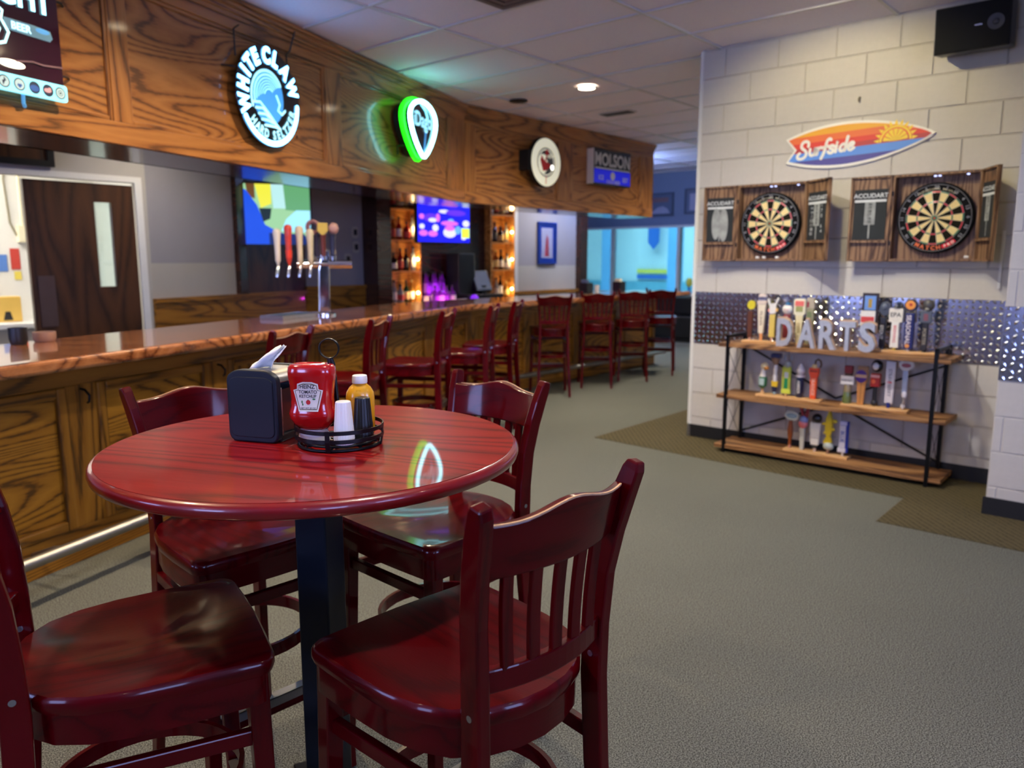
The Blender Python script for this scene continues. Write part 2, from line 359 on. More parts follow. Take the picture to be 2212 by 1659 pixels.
def dup(root, loc, rotz, label, group=None):
    r = root.copy(); C.objects.link(r); r.location = loc; r.rotation_euler = (0, 0, rotz); r['label'] = label
    if group: r['group'] = group
    for ch in list(root.children):
        c = ch.copy(); C.objects.link(c); c.parent = r
        for g in ch.children:
            d = g.copy(); C.objects.link(d); d.parent = c
    return r
def arc(cx, cz, r, a0, a1, n=12, rz=None):
    rz = rz or r
    return [(cx + r * math.cos(math.radians(a0 + (a1 - a0) * k / n)), cz + rz * math.sin(math.radians(a0 + (a1 - a0) * k / n))) for k in range(n + 1)]
def rrect(x0, x1, z0, z1, r, n=5):
    return arc(x1 - r, z0 + r, r, -90, 0, n) + arc(x1 - r, z1 - r, r, 0, 90, n) + arc(x0 + r, z1 - r, r, 90, 180, n) + arc(x0 + r, z0 + r, r, 180, 270, n)
def quad_xy(pts, z0, z1, name, mat, **k):
    return G().slab(pts, z0, z1).build(name, mat, **k)

# ------------------------------------------------------------------ floor and ceiling (plan polygons in F(s, n))
def plan(pts): return [F(s, n) for s, n in pts]
floor = struct('floor', 'grey speckled carpet floor')
def ccw(p):
    a = sum(p[i][0] * p[(i + 1) % len(p)][1] - p[(i + 1) % len(p)][0] * p[i][1] for i in range(len(p)))
    return p if a > 0 else p[::-1]
G().slab(ccw(plan([(-5.2, -5.2), (9.6, -5.2), (9.6, 13.1), (-5.2, 13.1)])), -0.05, 0.0).build('carpet', 'grey_carpet', floor)
# dark border strip: follows the block wall, steps at the pilaster, then runs away past the wall's end
band = ccw(plan([(3.565, 5.12), (1.18, 5.02), (1.18, 4.46), (-5.1, 4.46), (-5.1, 5.7), (3.01, 5.7), (3.01, 13.0), (3.565, 13.0)]))
G().slab(band, 0.0005, 0.004).build('carpet_border', 'brown_carpet', floor)

ceiling = struct('ceiling', 'suspended ceiling of white tiles in a metal grid')
GS, GN = 1.245, 0.63
s_lines = [4.11 + GS * k for k in range(-7, 5)]; n_lines = [3.32 + GN * k for k in range(-13, 16)]
tile_me = G().box(0.012, GS - 0.012, 0.012, GN - 0.012, 0, 0.02).mesh('ceiling_tile', 'ceiling_tile_white')
lamp_cells = []
for s in s_lines[:-1]:
    for n in n_lines[:-1]:
        if n > 12.6 or s > 8.3: continue
        p = F(s + GS, n)                      # local x = -D1 -> starts at the larger s
        o = link('ceiling_tile', tile_me, ceiling, loc=(p[0], p[1], CEIL + 0.004 + random.uniform(0, 0.003)), rot=ROT_W)
for s in s_lines:
    p = F(s, n_lines[0]); G().box(0, n_lines[-1] - n_lines[0], -0.012, 0.012, CEIL - 0.006, CEIL + 0.004).build('grid_tee', 'grid_white', ceiling, loc=(p[0], p[1], 0), rot=ROT_B)
for n in n_lines:
    p = F(s_lines[-1], n); G().box(0, s_lines[-1] - s_lines[0], -0.012, 0.012, CEIL - 0.005, CEIL + 0.004).build('grid_tee', 'grid_white', ceiling, loc=(p[0], p[1], 0), rot=ROT_W)
G().slab(ccw(plan([(-5.2, -5.2), (9.6, -5.2), (9.6, 13.1), (-5.2, 13.1)])), CEIL + 0.03, CEIL + 0.08).build('ceiling_deck', 'ceiling_tile_white', ceiling)

# ------------------------------------------------------------------ cinder-block wall with the dartboards (frame W: x right, y into the wall)
BL, BH, FIRST = 0.4115, 0.2045, 0.168
def block_wall(name, label, u0, u1, d, phase):
    w_ = struct(name, label, loc=(W0[0], W0[1], 0), rotz=ROT_W)
    G().box(u0, u1, -d + 0.005, -d + 0.16, 0, CEIL + 0.03).build('mortar', 'mortar_paint', w_)
    cache = {}; z = FIRST - BH; row = 0
    while z < CEIL - 0.01:
        z0, z1 = max(z, 0.0), min(z + BH, CEIL)
        x = u0 - BL + ((phase + (BL / 2 if row % 2 else 0)) % BL)
        while x < u1 - 0.01:
            a, b = max(x, u0), min(x + BL, u1)
            if b - a > 0.02 and b > -0.5:
                k = (round(b - a, 3), round(z1 - z0, 3))
                if k not in cache:
                    g = G(); L_, Hh = b - a - 0.004, z1 - z0 - 0.004; e = 0.004
                    g.add([(e, -0.003, e), (L_ - e, -0.003, e), (L_ - e, -0.003, Hh - e), (e, -0.003, Hh - e), (0, 0.006, 0), (L_, 0.006, 0), (L_, 0.006, Hh), (0, 0.006, Hh)],
                          [(0, 1, 2, 3), (4, 5, 1, 0), (5, 6, 2, 1), (6, 7, 3, 2), (7, 4, 0, 3)])
                    cache[k] = g.mesh('block', 'block_paint')
                link('block', cache[k], w_, loc=(a + 0.002, -d + random.uniform(-0.0006, 0.0006), z0 + 0.002))
            x += BL
        z += BH; row += 1
    return w_
wall_right = block_wall('wall_right', 'cream painted cinder-block wall behind the dartboards', 0.0, 2.26, 0.0, 0.19)
G().box(-0.015, 0.012, -0.012, 0.1, 0.0, CEIL).build('corner_bead', 'white_paint', wall_right)
G().box(-0.012, 0.0, 0.1, 7.3, 0.0, CEIL).build('return_wall', 'block_paint', wall_right)
pil = block_wall('wall_pilaster', 'projecting cinder-block pilaster at the right edge', 2.26, 8.1, 0.69, 0.05)
G().box(2.26, 2.4, -0.69, 0.1, 0, CEIL).build('pilaster_side', 'block_paint', pil)
bb = struct('baseboard_right', 'black rubber baseboard along the block walls', loc=(W0[0], W0[1], 0), rotz=ROT_W)
G().box(-0.016, 1.12, -0.012, -0.004, 0.004, 0.105).build('cove_base', 'black_rubber', bb)
G().box(1.123, 2.25, -0.012, -0.004, 0.004, 0.105).build('cove_base', 'black_rubber', bb)
G().box(2.247, 8.0, -0.702, -0.694, 0.004, 0.105).build('cove_base', 'black_rubber', bb)
# diamond-plate band
def plate(name, label, u0, u1, d):
    g = G(); g.box(u0, u1, -d - 0.008, -d - 0.0055, 0.785, 1.195)
    t = tag(g.build(name, 'steel_plate', None, loc=(W0[0], W0[1], 0), rot=ROT_W), label, 'metal panel')
    g = G(); px = 0.042; i = 0; x = u0 + 0.02
    while x < u1 - 0.015:
        j = 0; z = 0.80
        while z < 1.188:
            r = 1 if (i + j) % 2 else -1; zz = z + 0.0; c = (x, zz)
            l, wd, hh = 0.0180, 0.0085, 0.0050
            dx, dz = l * 0.7071, l * 0.7071 * r; ox, oz = -wd * 0.7071 * r, wd * 0.7071
            y = -d - 0.008
            g.add([(x - dx, y, zz - dz), (x + ox, y, zz + oz), (x + dx, y, zz + dz), (x - ox, y, zz - oz), (x, y - hh, zz)], [(0, 3, 4), (3, 2, 4), (2, 1, 4), (1, 0, 4)])
            z += 0.0385; j += 1
        x += 0.0385; i += 1
    b = g.build('raised_tread', 'steel_plate', t); b['kind'] = 'stuff'
    return t
m, nt, b = new_mat('steel_plate'); b.inputs['Metallic'].default_value = 1.0; b.inputs['Roughness'].default_value = 0.16; b.inputs['Base Color'].default_value = (0.66, 0.67, 0.72, 1); MATS['steel_plate'] = m
plate('diamond_plate', 'shiny diamond-plate steel band behind the tap handle shelf', 0.0, 2.25, 0.0)
plate('diamond_plate', 'shiny diamond-plate steel band on the pilaster at the right edge', 2.262, 3.4, 0.69)

# ------------------------------------------------------------------ room behind the camera and at the sides (out of the frame, keeps the light in)
outer = struct('wall_rear', 'plain painted walls closing the dining room behind the camera')
def wall_seg(parent, a, b, z0, z1, mat, t=0.1, name='wall_panel'):
    pa, pb = Vector(a), Vector(b); d = pb - pa
    return G().box(0, d.length, 0, t, z0, z1).build(name, mat, parent, loc=(pa.x, pa.y, 0), rot=math.atan2(d.y, d.x))
# frames added around the cool fill lights behind the camera, and trims of the cans that are out of the frame
rw = struct('window_5', 'windows in the walls behind the camera')
def fill_frame(s, n, rot):
    p = F(s, n)
    for a, b, c, d in ((-0.86, 0.86, 1.10, 1.15), (-0.86, 0.86, 2.65, 2.70), (-0.86, -0.81, 1.15, 2.65), (0.81, 0.86, 1.15, 2.65)): G().box(a, b, -0.05, 0.05, c, d).build('frame_bar', 'grid_white', rw, loc=(p[0], p[1], 0), rot=rot)
fill_frame(-4.85, 1.0, ROT_B); fill_frame(-4.85, -2.2, ROT_B); fill_frame(1.0, -4.85, ROT_W); fill_frame(4.5, -4.85, ROT_W)
for x, y in [(c[0], c[1]) for c in CANS] + [FA(0.9, 2.35), FA(2.9, 2.4), FA(4.3, 2.3)]:
    G().lathe([(0.078, 0.0), (0.10, -0.004), (0.102, -0.010), (0.078, -0.012)], 24, (x, y, CEIL), cap=False).build('downlight_trim', 'grid_white', ceiling, smooth=40)
    G().lathe([(0.078, -0.002), (0.078, 0.003)], 24, (x, y, CEIL)).build('downlight_lens', glow('lamp_lens', (255, 238, 200), 22.0), ceiling)
wall_seg(outer, F(-5.0, 5.1), F(-5.0, -5.0), 0, CEIL + 0.05, 'dim_room_wall')
wall_seg(outer, F(-5.0, -5.0), F(9.5, -5.0), 0, CEIL + 0.05, 'dim_room_wall')
wall_seg(outer, F(9.5, -5.0), F(9.5, 3.0), 0, CEIL + 0.05, 'white_paint')

# ------------------------------------------------------------------ walls behind the bar
back = struct('wall_bar', 'grey wall behind the bar')
# kitchen doorway wall s = 7.1, n from -5 to 3.15 with an opening n 0.9..3.08, z < 2.12
def bwall(parent, n0, n1, s, z0, z1, mat, t=0.1, name='wall_panel'):
    return G().box(n0, n1, s, s + t, z0, z1).build(name, mat, parent, rot=ROT_B)
bwall(back, -5, 0.9, 7.1, 0, CEIL, 'grey_wall_light')
bwall(back, 0.9, 3.08, 7.1, 2.12, CEIL, 'grey_wall_light')
bwall(back, 3.08, 3.16, 7.1, 0, CEIL, 'grey_wall_light')
p0, p1 = Vector(F(7.1, 3.15)), Vector(F(7.9, 5.3)); dd = p1 - p0; RD = math.atan2(dd.y, dd.x)
G().box(0, dd.length, 0, 0.1, 0, 1.42).build('wall_panel', 'grey_wall_light', back, loc=(p0.x, p0.y, 0), rot=RD)
G().box(0, dd.length, 0, 0.1, 1.42, CEIL).build('wall_panel', 'grey_wall_paint', back, loc=(p0.x, p0.y, 0), rot=RD)
bwall(back, 5.2, 8.98, 7.9, 0, CEIL, 'grey_wall_paint')
bwall(back, 8.98, 10.75, 7.9, 0, 1.36, 'grey_wall_light'); bwall(back, 8.98, 10.75, 7.9, 1.36, CEIL, 'grey_wall_paint')
bwall(back, 9.02, 9.12, 7.84, 0, 2.3, 'white_paint', 0.06, 'corner_trim')
bwall(back, 10.7, 10.9, 7.8, 0, CEIL, 'dark_brown_wood', 0.3, 'end_column')
bwall(back, 10.9, 13.0, 9.4, 0, CEIL, 'blue_wall_paint', 0.1)
wall_seg(back, F(7.9, 10.85), F(9.4, 10.95), 0, CEIL, 'grey_wall_paint')
# oak wainscot and ledge along the diagonal and the far wall
trim = struct('trim_1', 'oak wainscot and posts behind the bar')
G().box(0.0, dd.length, -0.03, -0.002, 0.0, 1.06).build('wainscot', 'oak_bar_rail', trim, loc=(p0.x, p0.y, 0), rot=RD)
G().box(0.0, dd.length, -0.05, -0.001, 1.06, 1.10).build('ledge_cap', 'oak_bar_rail', trim, loc=(p0.x, p0.y, 0), rot=RD)
G().box(1.12, 1.24, -0.06, -0.001, 1.1, CEIL).build('post', 'dark_brown_wood', trim, loc=(p0.x, p0.y, 0), rot=RD)
G().box(1.24, dd.length, -0.03, -0.0015, 1.1, CEIL).build('tv_backing', 'walnut_door', trim, loc=(p0.x, p0.y, 0), rot=RD)
G().box(5.3, 6.2, 7.86, 7.895, 0, 1.10).build('wainscot', 'oak_bar_rail', trim, rot=ROT_B)
G().box(5.3, 6.2, 7.84, 7.895, 1.10, 1.14).build('ledge_cap', 'oak_bar_rail', trim, rot=ROT_B)
G().box(6.18, 6.40, 7.6, 7.895, 0, CEIL).build('post', 'dark_brown_wood', trim, rot=ROT_B)
G().box(9.0, 10.72, 7.80, 7.895, 0.92, 0.97).build('ledge_cap', 'oak_bar_rail', trim, rot=ROT_B)
G().box(6.96, 8.33, 7.80, 7.895, 0, CEIL).build('niche_back', 'dark_brown_wood', trim, rot=ROT_B)

# kitchen beyond the doorway
kit = struct('wall_kitchen', 'bright white kitchen wall beyond the doorway')
G().box(-0.6, 3.4, 8.6, 8.7, 0, CEIL).build('wall_panel', 'white_paint', kit, rot=ROT_B)
G().box(3.3, 3.4, 7.2, 8.6, 0, CEIL).build('wall_panel', 'white_paint', kit, rot=ROT_B)
G().box(-0.7, -0.6, 7.2, 8.7, 0, CEIL).build('wall_panel', 'white_paint', kit, rot=ROT_B)
d1_ = struct('door_1', 'dark walnut swing door with a narrow window and push plate', rotz=ROT_B)
gd = G(); gd.box(2.19, 2.72, 7.12, 7.165, 0.005, 2.095); gd.box(2.86, 3.05, 7.12, 7.165, 0.005, 2.095); gd.box(2.72, 2.86, 7.12, 7.165, 0.005, 1.22); gd.box(2.72, 2.86, 7.12, 7.165, 1.94, 2.095)
gd.build('door_leaf', 'walnut_door', d1_)
G().prism(rrect(2.722, 2.858, 1.222, 1.938, 0.02), 7.135, 7.145).build('window_pane', 'glass_clear_lit', d1_) if False else None
glass('pane_glass'); G().prism(rrect(2.715, 2.865, 1.215, 1.945, 0.02), 7.138, 7.146).build('window_pane', 'pane_glass', d1_)
G().box(2.235, 2.36, 7.112, 7.12, 0.90, 1.32).build('push_plate', plain('bronze_plate', (112, 92, 86), 0.35, 0.7) and 'bronze_plate', d1_)
G().box(0.86, 3.12, 7.085, 7.1, 2.12, 2.17).build('door_head_trim', 'white_paint', d1_)
G().box(3.06, 3.12, 7.085, 7.1, 0, 2.12).build('door_jamb_trim', 'white_paint', d1_)
G().box(0.86, 0.9, 7.085, 7.1, 0, 2.12).build('door_jamb_trim', 'white_paint', d1_)

# ------------------------------------------------------------------ far wall with windows onto the rink (plane n = 13)
far = struct('wall_back', 'blue-grey far wall with a row of windows', loc=(*F(0, 13.0), 0), rotz=ROT_W)   # local x = -s
def fx(s): return -s
G().box(fx(12), fx(3.0), 0, 0.12, 2.08, CEIL + 0.5).build('wall_panel', 'blue_wall_paint', far)
G().box(fx(12), fx(3.0), 0, 0.12, 0, 0.82).build('wall_panel', 'blue_wall_paint', far)
G().box(fx(12), fx(3.0), -0.05, 0.0, 2.05, 2.09).build('window_head', 'grid_white', far)
G().box(fx(12), fx(3.0), -0.08, 0.0, 0.80, 0.84).build('window_sill', 'white_paint', far)
mul = [10.2, 8.69, 7.22, 5.75, 4.28]
for i, s in enumerate(mul): G().box(fx(s) - 0.03, fx(s) + 0.03, -0.03, 0.08, 0.84, 2.06).build('mullion', 'grid_white', far)
for i in range(len(mul) - 1):
    wn = struct('window_%d' % (i + 1), 'clear window pane looking onto the ice rink', loc=(*F(0, 13.0), 0), rotz=ROT_W)
    G().box(fx(mul[i]) + 0.03, fx(mul[i + 1]) - 0.03, 0.02, 0.026, 0.84, 2.06).build('pane', 'pane_glass', wn)
# the rink hall beyond: ice, white end wall with coloured bands
rink = struct('wall_rink', 'pale rink hall seen through the far windows', loc=(*F(0, 13.0), 0), rotz=ROT_W)
plain('rink_white', (205, 232, 236), 0.8, vary=0.03, scale=0.6); plain('rink_ice', (226, 240, 244), 0.3, vary=0.02)
plain('rink_blue', (44, 104, 190), 0.7); plain('rink_yellow', (226, 220, 90), 0.7); plain('rink_teal', (110, 176, 196), 0.7)
G().box(-22, 2, 0.3, 12, -0.6, -0.5).build('ice', 'rink_ice', rink)
G().box(-22, 2, 11.0, 11.2, -0.5, 6).build('end_wall', 'rink_white', rink)
G().box(-22, 2, 10.9, 10.99, -0.5, 0.70).build('dasher_boards', 'rink_teal', rink)
G().box(-14.9, -13.3, 10.86, 10.89, 1.0, 1.13).build('yellow_stripe', 'rink_yellow', rink)
G().box(-14.9, -13.25, 10.86, 10.89, 0.80, 0.93).build('blue_stripe', 'rink_blue', rink)
for x in (-17.9, -15.5, -12.9): G().box(x, x + 0.35, 9.5, 9.9, -0.5, 6, ).build('blue_column', plain('rink_pale_blue', (96, 160, 206), 0.7) and 'rink_pale_blue', rink)  # pale blue columns stand in for diagonal shadows in the hall
G().box(-22, 2, 0.3, 12, 6.0, 6.1).build('rink_ceiling', 'rink_white', rink)
bn = G().prism([(-0.22, 0.0), (0, -0.24), (0.22, 0.0), (0.22, 0.8), (-0.22, 0.8)], 0, 0.02).build('hanging_banner', 'rink_blue', None, loc=(*F(14.04, 23.5), 2.05), rot=ROT_W); tag(bn, 'blue pointed banner hanging in the rink beyond the windows', 'banner')

# ------------------------------------------------------------------ oak soffit over the bar
SA, SB, SZ0, SZ1 = 3.43, 5.88, 2.05, 3.04
def isect(ya, s):     # point with A-offset ya and B-offset s
    det = AY.x * D1.y - AY.y * D1.x
    return Vector(((ya * D1.y - AY.y * s) / det, (AY.x * s - ya * D1.x) / det))
sof = struct('soffit', 'panelled oak soffit hung over the bar')
pc = isect(SA, SB); XA = pc.dot(AX); XB = pc.dot(DN); SEND = 9.75
def face_strip(parent, x0, x1, y, depth, z0, z1, name, mat, rot, bevel=0.0):
    return G().box(x0, x1, y - depth, y + 0.02, z0, z1).build(name, mat, parent, rot=rot, bevel=bevel)
def frame_face(x0, x1, y, rot, panels, ends):
    face_strip(sof, x0, x1, y, 0.0, SZ0, SZ1, 'backing', 'oak_panel', rot)
    face_strip(sof, x0, x1, y, 0.022, SZ0, SZ0 + 0.115, 'bottom_rail', 'oak_rail', rot, 0.004)
    face_strip(sof, x0, x1, y, 0.022, 2.86, 2.93, 'top_rail', 'oak_rail', rot, 0.004)
    for k, (dz, dp) in enumerate(((2.925, 0.030), (2.955, 0.042), (2.985, 0.058), (3.012, 0.074))):
        face_strip(sof, x0, x1, y, dp, dz, min(dz + 0.035, SZ1), 'crown_moulding', 'oak_rail', rot, 0.006)
    for a, b in ends: face_strip(sof, a, b, y, 0.0215, SZ0 + 0.115, 2.86, 'stile', 'oak_stile', rot, 0.003)
    for a, b in panels:
        face_strip(sof, a, b, y, 0.004, SZ0 + 0.115, 2.86, 'panel', 'oak_panel', rot)
        z0, z1 = SZ0 + 0.115, 2.86
        for q in ((a, a + 0.022, z0, z1), (b - 0.022, b, z0, z1)): face_strip(sof, q[0], q[1], y, 0.016, q[2], q[3], 'bead', 'oak_stile', rot, 0.005)
        for q in ((a + 0.022, b - 0.022, z0, z0 + 0.022), (a + 0.022, b - 0.022, z1 - 0.022, z1)): face_strip(sof, q[0], q[1], y, 0.016, q[2], q[3], 'bead', 'oak_rail', rot, 0.005)
frame_face(-2.0, XA, SA, ROT_A, [(-1.9, 1.0), (1.2, 3.17), (3.28, 5.10), (5.30, 7.22)], [(1.0, 1.2), (3.17, 3.28), (5.10, 5.30), (7.22, XA)])
frame_face(XB, SEND, SB, ROT_B, [(XB + 0.16, 7.55), (7.84, 9.40)], [(XB, XB + 0.16), (7.55, 7.84), (9.40, SEND)])
# underside and back, dark glossy
TKS = 0.55
pin = isect(SA + TKS, SB + TKS)
und = [PA(-2.0, SA)[:2], pc[:], F(SB, SEND), F(SB + TKS, SEND), pin[:], PA(-2.0, SA + TKS)[:2]]
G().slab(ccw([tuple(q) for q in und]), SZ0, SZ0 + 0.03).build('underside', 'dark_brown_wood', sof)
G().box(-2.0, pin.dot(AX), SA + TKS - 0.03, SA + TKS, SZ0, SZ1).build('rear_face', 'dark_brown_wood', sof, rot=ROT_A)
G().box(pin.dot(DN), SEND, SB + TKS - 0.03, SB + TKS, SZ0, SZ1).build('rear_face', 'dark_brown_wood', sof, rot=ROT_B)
G().box(SEND - 0.03, SEND, SB - 0.02, SB + TKS, SZ0, SZ1).build('end_face', 'oak_stile', sof, rot=ROT_B)

# ------------------------------------------------------------------ bar
ZB = 1.03; NA, NB = 2.94, 5.10; BA, BBs = 3.22, 5.58; BARX0, BEND = -1.6, 9.55
pb = isect(BA, BBs); XBA = pb.dot(AX); XBB = pb.dot(DN)
bar = thing('bar_counter', 'long oak bar front with raised rectangular panels', 'bar')
def bar_face(x0, x1, y, rot, panels):
    G().box(x0, x1, y + 0.018, y + 0.06, 0, ZB - 0.05).build('backing', 'oak_bar_panel', bar, rot=rot)
    G().box(x0, x1, y, y + 0.018, 0.0, 0.17).build('bottom_rail', 'oak_bar_rail', bar, rot=rot, bevel=0.003)
    G().box(x0, x1, y, y + 0.018, 0.86, ZB - 0.05).build('top_rail', 'oak_bar_rail', bar, rot=rot, bevel=0.003)
    prev = x0
    for a, b in panels + [(x1, x1)]:
        if a - prev > 0.01: G().box(prev, a, y, y + 0.018, 0.17, 0.86).build('stile', 'oak_bar_stile', bar, rot=rot, bevel=0.003)
        prev = b
        if b > a:
            for q in ((a, a + 0.05, 0.17, 0.86), (b - 0.05, b, 0.17, 0.86)): G().box(q[0], q[1], y - 0.012, y + 0.018, q[2], q[3]).build('panel_moulding', 'oak_bar_stile', bar, rot=rot, bevel=0.008)
            for q in ((a + 0.05, b - 0.05, 0.17, 0.22), (a + 0.05, b - 0.05, 0.81, 0.86)): G().box(q[0], q[1], y - 0.012, y + 0.018, q[2], q[3]).build('panel_moulding', 'oak_bar_rail', bar, rot=rot, bevel=0.008)
            G().box(a + 0.05, b - 0.05, y + 0.010, y + 0.018, 0.22, 0.81).build('panel', 'oak_bar_panel', bar, rot=rot)
pa_ = [(2.585 - 0.93 * k - 0.76, 2.585 - 0.93 * k) for k in range(4, -1, -1)] + [(2.755 + 0.93 * k, 2.755 + 0.93 * k + 0.76) for k in range(5) if 2.755 + 0.93 * k + 0.76 < XBA - 0.05]
bar_face(BARX0, XBA, BA, ROT_A, pa_)
pb_ = [(XBB + 0.12 + 0.93 * k, XBB + 0.12 + 0.93 * k + 0.76) for k in range(5) if XBB + 0.12 + 0.93 * k + 0.76 < BEND - 0.05]
bar_face(XBB, BEND - 0.1, BBs, ROT_B, pb_)
G().box(BEND - 0.12, BEND - 0.1, BBs, BBs + 0.5, 0, ZB - 0.05).build('end_panel', 'oak_bar_stile', bar, rot=ROT_B)
top = thing('bar_worktop', 'glossy oak bar top with a rounded nosing', 'counter top')
n0 = isect(NA, NB); n1 = isect(NA + 0.10, NB + 0.10); n2 = isect(NA + 0.86, NB + 0.86)
def strip_poly(ya, yb, pa, pbq): return ccw([PA(BARX0, ya)[:2], tuple(pa), tuple(pbq), PA(BARX0, yb)[:2]])
def strip_polyB(sa, sb, pa, pbq): return ccw([tuple(pa), F(sa, BEND), F(sb, BEND), tuple(pbq)])
G().slab(strip_poly(NA + 0.09, NA + 0.86, isect(NA + 0.09, NB + 0.09), n2), ZB - 0.05, ZB - 0.004).build('surface', 'bar_top_wood', top)
G().slab(strip_polyB(NB + 0.09, NB + 0.86, isect(NA + 0.09, NB + 0.09), n2), ZB - 0.05, ZB - 0.004).build('surface', 'bar_top_wood', top)
G().slab(strip_poly(NA, NA + 0.10, n0, n1), ZB - 0.055, ZB + 0.004).build('nosing', 'bar_top_wood', top, bevel=0.016, seg=3)
G().slab(strip_polyB(NB, NB + 0.10, n0, n1), ZB - 0.055, ZB + 0.004).build('nosing', 'bar_top_wood', top, bevel=0.016, seg=3)
rail = thing('foot_rail', 'brushed metal foot rail along the base of the bar', 'rail')
ra = isect(2.95, 5.36)
G().tube([PA(BARX0, 2.95, 0.2), (ra.x, ra.y, 0.2), PB(BEND - 0.2, 5.36, 0.2)], 0.026, 12).build('tube', 'brushed_steel', rail, smooth=40)
for x in (-0.6, 0.9, 2.35, 3.8, 5.2, 6.5):
    G().tube([PA(x, 2.95, 0.2), PA(x, 3.08, 0.17), PA(x, 3.2185, 0.12)], 0.012, 8).build('bracket', 'brushed_steel', rail, smooth=40)
for x in (6.9, 8.3, 9.2):
    G().tube([PB(x, 5.36, 0.2), PB(x, 5.47, 0.17), PB(x, 5.5785, 0.12)], 0.012, 8).build('bracket', 'brushed_steel', rail, smooth=40)
for x in (2.67, 3.6):
    tag(G().tube([PA(x, 3.218, 0.84), PA(x, 3.19, 0.835), PA(x, 3.165, 0.81), PA(x, 3.17, 0.78), PA(x, 3.18, 0.775)], 0.006, 8).build('coat_hook', 'black_metal', smooth=40), 'small black coat hook under the bar top, %s of the two' % ('nearer' if x < 3 else 'farther'), 'hook')

# ------------------------------------------------------------------ high stools, +y is the front of the chair
ZS = 0.735
def seat_outline(n=56):
    pts = []
    def cl(a, b, k): return a + (b - a) * k
    # superellipse-like D: straight front with small corner radii, rounded back
    fr = arc(0.178, 0.165, 0.035, 0, 90, 5); fl = arc(-0.178, 0.165, 0.035, 90, 180, 5)
    back = [(-0.212, 0.05), (-0.206, -0.04), (-0.19, -0.11), (-0.16, -0.165), (-0.11, -0.205), (-0.055, -0.225), (0, -0.231), (0.055, -0.225), (0.11, -0.205), (0.16, -0.165), (0.19, -0.11), (0.206, -0.04), (0.212, 0.05)]
    return fr + [(0.09, 0.204), (0, 0.206), (-0.09, 0.204)] + fl + back
def make_stool():
    t = thing('bar_stool', '', 'stool')
    o = seat_outline(); n = len(o); g = G(); vs = []; fs = []
    def ztop(x, y):
        r = math.hypot(x / 0.2, (y + 0.02) / 0.2); q = max(0.0, 1 - r * r)
        return ZS - 0.014 * q + 0.006 * q * max(0, 1 - abs(x) / 0.05) * (1 if y > 0 else 0.3)
    rings = [(0.0, None), (0.25, 0), (0.5, 0), (0.72, 0), (0.88, 0), (0.975, 0), (1.0, -0.007), (1.003, -0.02), (0.985, -0.032)]
    vs.append((0, 0, ztop(0, 0)))
    for k, dz in rings[1:]:
        for x, y in o: vs.append((x * k, y * k, ztop(x * k, y * k) if dz == 0 else ZS + dz))
    for i in range(n): fs.append((0, 1 + i, 1 + (i + 1) % n))
    for r in range(len(rings) - 2):
        a = 1 + r * n; b = a + n
        for i in range(n): j = (i + 1) % n; fs.append((a + i, b + i, b + j, a + j))
    q = 1 + (len(rings) - 2) * n; fs.append(tuple(q + i for i in range(n - 1, -1, -1)))
    g.add(vs, fs); g.build('seat', 'mahogany', t, smooth=50)
    g = G(); za, zb = ZS - 0.088, ZS - 0.031; vs = []; 
    for k in (0.965, 0.90):
        for z in (za, zb):
            for x, y in o: vs.append((x * k, y * k, z))
    fs = []
    for i in range(n):
        j = (i + 1) % n
        fs += [(i, j, n + j, n + i), (2 * n + j, 2 * n + i, 3 * n + i, 3 * n + j), (j, i, 2 * n + i, 2 * n + j)]
    g.add(vs, fs); g.build('apron', 'mahogany_cross', t, smooth=40)
    for sx in (-1, 1):
        G().sweep([(sx * 0.198, 0.185, 0), (sx * 0.186, 0.172, 0.4), (sx * 0.180, 0.165, ZS - 0.03)], [0.030, 0.034, 0.038], [0.030, 0.034, 0.038]).build('leg', 'mahogany_upright', t, bevel=0.003)
        P = [(0.170, -0.262, 0), (0.160, -0.232, 0.28), (0.151, -0.214, 0.52), (0.146, -0.209, 0.70), (0.148, -0.211, 0.80), (0.155, -0.217, 0.90), (0.164, -0.231, 0.98), (0.173, -0.248, 1.045), (0.180, -0.262, 1.09), (0.182, -0.266, 1.105)]
        G().sweep([(sx * a, b, c) for a, b, c in P], 0.026, [0.036, 0.040, 0.044, 0.046, 0.044, 0.042, 0.042, 0.040, 0.034, 0.022]).build('back_post', 'mahogany_upright', t, bevel=0.004)
    def bow(x, half, y0, dep): return y0 - dep * (1 - (x / half) ** 2)
    # crest rail
    g = G(); N = 20; half = 0.163; vs = []
    for i in range(N + 1):
        x = -half + 2 * half * i / N; zt = 1.062 + 0.022 * math.exp(-(x / 0.075) ** 2) + 0.004 * (abs(x) / half) ** 3
        for z, y0 in ((0.972, -0.222), (1.02, -0.232), (zt, -0.243)):
            y = bow(x, half, y0, 0.034); vs += [(x, y + 0.009, z), (x, y - 0.009, z)]
    fs = []
    for i in range(N):
        a = i * 6; b = a + 6
        fs += [(a, b, b + 2, a + 2), (a + 2, b + 2, b + 4, a + 4), (b + 1, a + 1, a + 3, b + 3), (b + 3, a + 3, a + 5, b + 5), (a + 4, b + 4, b + 5, a + 5), (b, a, a + 1, b + 1)]
    fs += [(0, 2, 3, 1), (2, 4, 5, 3), (N * 6 + 1, N * 6 + 3, N * 6 + 2, N * 6), (N * 6 + 3, N * 6 + 5, N * 6 + 4, N * 6 + 2)]
    cr_ = g.add(vs, fs).build('crest_rail', 'mahogany_cross', t, smooth=35, bevel=0.004)
    g = G(); P = []
    for i in range(N + 1):
        x = -0.155 + 0.31 * i / N; zt = 1.062 + 0.022 * math.exp(-(x / 0.075) ** 2) + 0.004 * (abs(x) / half) ** 3
        P.append((x, bow(x, half, -0.243, 0.034) - 0.0075, zt - 0.0005))
